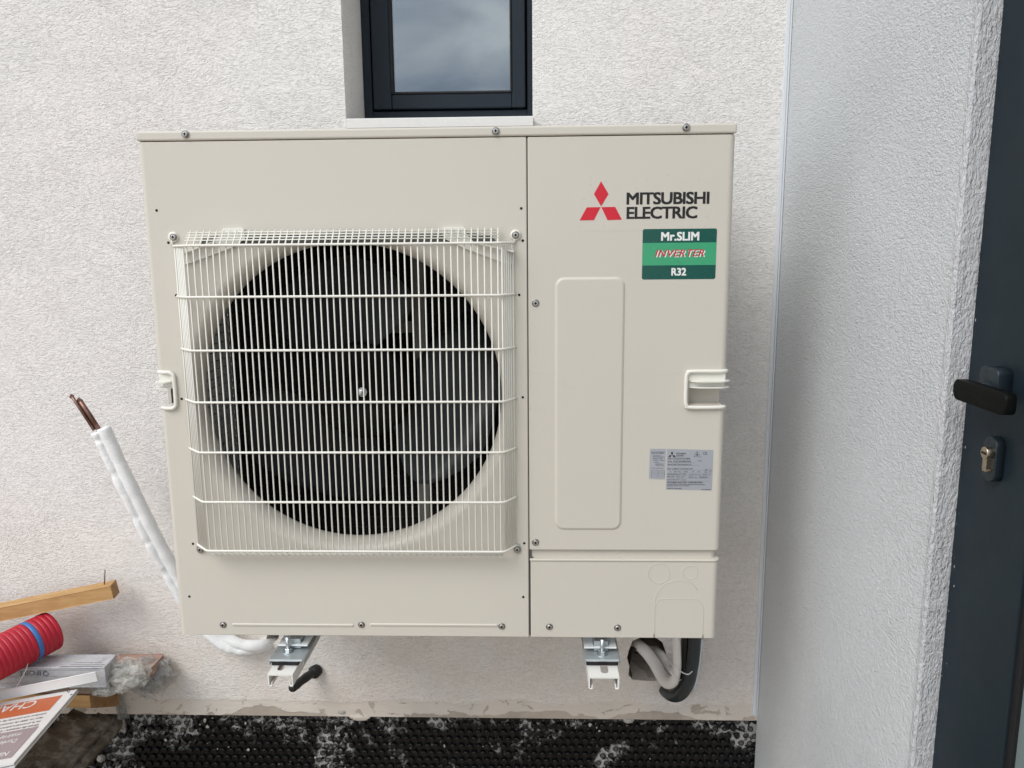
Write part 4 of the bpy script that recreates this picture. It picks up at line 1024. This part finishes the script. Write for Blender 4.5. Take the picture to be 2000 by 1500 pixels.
# short pine block
k1 = at(206, 1370, .36)
c1 = at(177, 1371, .300); c0 = at(118, 1371, .300)
blk = thing('wood_block', 'short pine block under the packs with its sawn end showing', 'timber', c1)
bm = bmesh.new(); top = .0165
A_ = at(177, 1371, .285); Bp = at(233, 1368, .385); Cc = A_+Vector((-.30, .01, 0)); D_ = Bp+Vector((-.30, .01, 0))
prism(bm, [A_+Vector((0, 0, -top)), Bp+Vector((0, 0, -top)), D_+Vector((0, 0, -top)), Cc+Vector((0, 0, -top))], (0, 0, 2*top))
bmesh.ops.bevel(bm, geom=bm.edges[:], offset=.0015, segments=1, affect='EDGES')
o = bm_obj('block', bm, None, blk, mats=[M['pine'], M['pine_end']])
for f in o.data.polygons:
    if f.normal.x > .5: f.material_index = 1

# site sign lying on the pile
Cn = at(151, 1346, .255); e1 = (at(0, 1372.5, .205)-Cn).normalized()
dd = ray(18, 1500); tpar = ((Cn-CAM).dot(e1))/dd.dot(e1); P2 = CAM+dd*tpar; e2 = (P2-Cn).normalized()
nn = e1.cross(e2).normalized()
if nn.dot(CAM-Cn) < 0: nn = -nn
sign = thing('site_sign', 'white construction site sign with an orange band lying upside down on the pile', 'sign', Cn)
SW, SH = .60, .42; ths = .004
bm = prism(bmesh.new(), [Cn, Cn+e1*SW, Cn+e1*SW+e2*SH, Cn+e2*SH], -nn*ths); bm_obj('board', bm, M['signw'], sign)
bm = prism(bmesh.new(), [Cn-nn*.0062-e2*.002-e1*.001, Cn+e1*SW-nn*.0062-e2*.002, Cn+e1*SW+e2*SH-nn*.0062, Cn+e2*SH-nn*.0062-e1*.001], -nn*.003); bm_obj('backing_board', bm, M['signw'], sign)
def sp_(u, v, l=.0004): return Cn+e1*u+e2*v+nn*l
def uv(px, py):
    d_ = ray(px, py); t_ = (Cn-CAM).dot(nn)/d_.dot(nn); q_ = CAM+d_*t_-Cn; return q_.dot(e1), q_.dot(e2)
u0, v0 = uv(122, 1358); u1, v1 = uv(98, 1387)
bm = prism(bmesh.new(), [sp_(u0, v0), sp_(SW-.03, v0), sp_(SW-.03, v1), sp_(u0, v1)], nn*.0003); bm_obj('orange_band', bm, M['orange'], sign)
hb = v1-v0
def stext(s, u, v, h, mat, w_=None, bold=.01):      # reads along e1, tops along +e2 (upside down for the camera)
    bm = text_bm(s, 0, 0, w_ or h, h, 0, bold, 0, .0002, w_ is None)
    for q in bm.verts: q.co = sp_(u, v, .0008)+e1*q.co.x+e2*q.co.z-nn*q.co.y
    bm_obj('lettering', bm, mat, sign)
stext('CHANTIER INTERDIT AU PUBLIC', *uv(77, 1367), .050, M['signw'], .50, .02)
for i, s_ in enumerate(('pendant une période de deux mois sur le terrain', 'dans un délai de recours de deux mois à compter', 'de la première période continue d\'affichage', 'Droit de recours : Le délai de recours contentieux')):
    py = 1392+i*7.4; u_, v_ = uv(91-i*5, py); stext(s_, u_, v_, .0125, M['signink'], len(s_)*.0036, .02)
um, vm = uv(76, 1419)
bm = prism(bmesh.new(), [sp_(um, vm), sp_(SW-.03, vm), sp_(SW-.03, SH-.03), sp_(um, SH-.03)], nn*.0003); bm_obj('mauve_field', bm, M['mauve'], sign)
for s_, px, py in (('mairie', 44, 1431), ('Durée', 36, 1443), ('Nature des travaux', 20, 1468)):
    u_, v_ = uv(px, py); stext(s_, u_, v_, .021, M['signw'], len(s_)*.0062, .02)
bm_obj('mark', T([sp_(*uv(131, 1350)), sp_(*uv(134, 1353)), sp_(*uv(136, 1350))], .0008, 5), M['ink'], sign)
bm_obj('mark', T([sp_(*uv(137, 1358)), sp_(*uv(141, 1356))], .0010, 5), M['ink'], sign)

# old boards carrying the pile
for i, (pa_, pb_, wd, lab) in enumerate((((168, 1402, .330), (-10, 1560, .02), .075, 'dirty weathered plank mostly hidden under the site sign'),
                                         ((205, 1400, .352), (48, 1560, .05), .042, 'dirty weathered plank in the middle of the old planks under the pile'),
                                         ((226, 1403, .375), (84, 1562, .08), .030, 'narrow dirty plank edging the old planks beside the membrane'))):
    a = at(*pa_)-Vector((0, 0, (.0, .006, .013)[i])); b = at(*pb_)-Vector((0, 0, (.0, .006, .013)[i])); dz = (b-a).normalized()
    bm = obox(bmesh.new(), a, a+dz*1.1, wd, .020, (0.35, -.5, 1), .002)
    bmesh.ops.subdivide_edges(bm, edges=[e_ for e_ in bm.edges if e_.calc_length() > .5], cuts=60)
    for v in bm.verts: v.co += Vector((.0015*noise.noise(v.co*40), 0, .0026*noise.noise(v.co*30+Vector((i*5, 0, 0)))))
    o = bm_obj('old_plank', bm, M['old'], loc=a); tag(o, lab, 'plank', 'old planks under the pile')
# specks of render and paint left along the door's edge
bm = bmesh.new()
for k in range(16):
    z_ = random.uniform(-.35, 1.05); r = random.uniform(.0004, .0011); t = bmesh.new(); bmesh.ops.create_icosphere(t, subdivisions=1, radius=r)
    cc = Vector((DX+.0002-r*.2, y1-.002-abs(random.gauss(0, .004)), z_)); sz = random.uniform(.7, 3)
    for v in t.verts: v.co = Vector((v.co.x*.5, v.co.y, v.co.z*sz))+cc
    join(bm, t)
f = bm_obj('render_specks', bm, M['mortar'], door); f['kind'] = 'stuff'
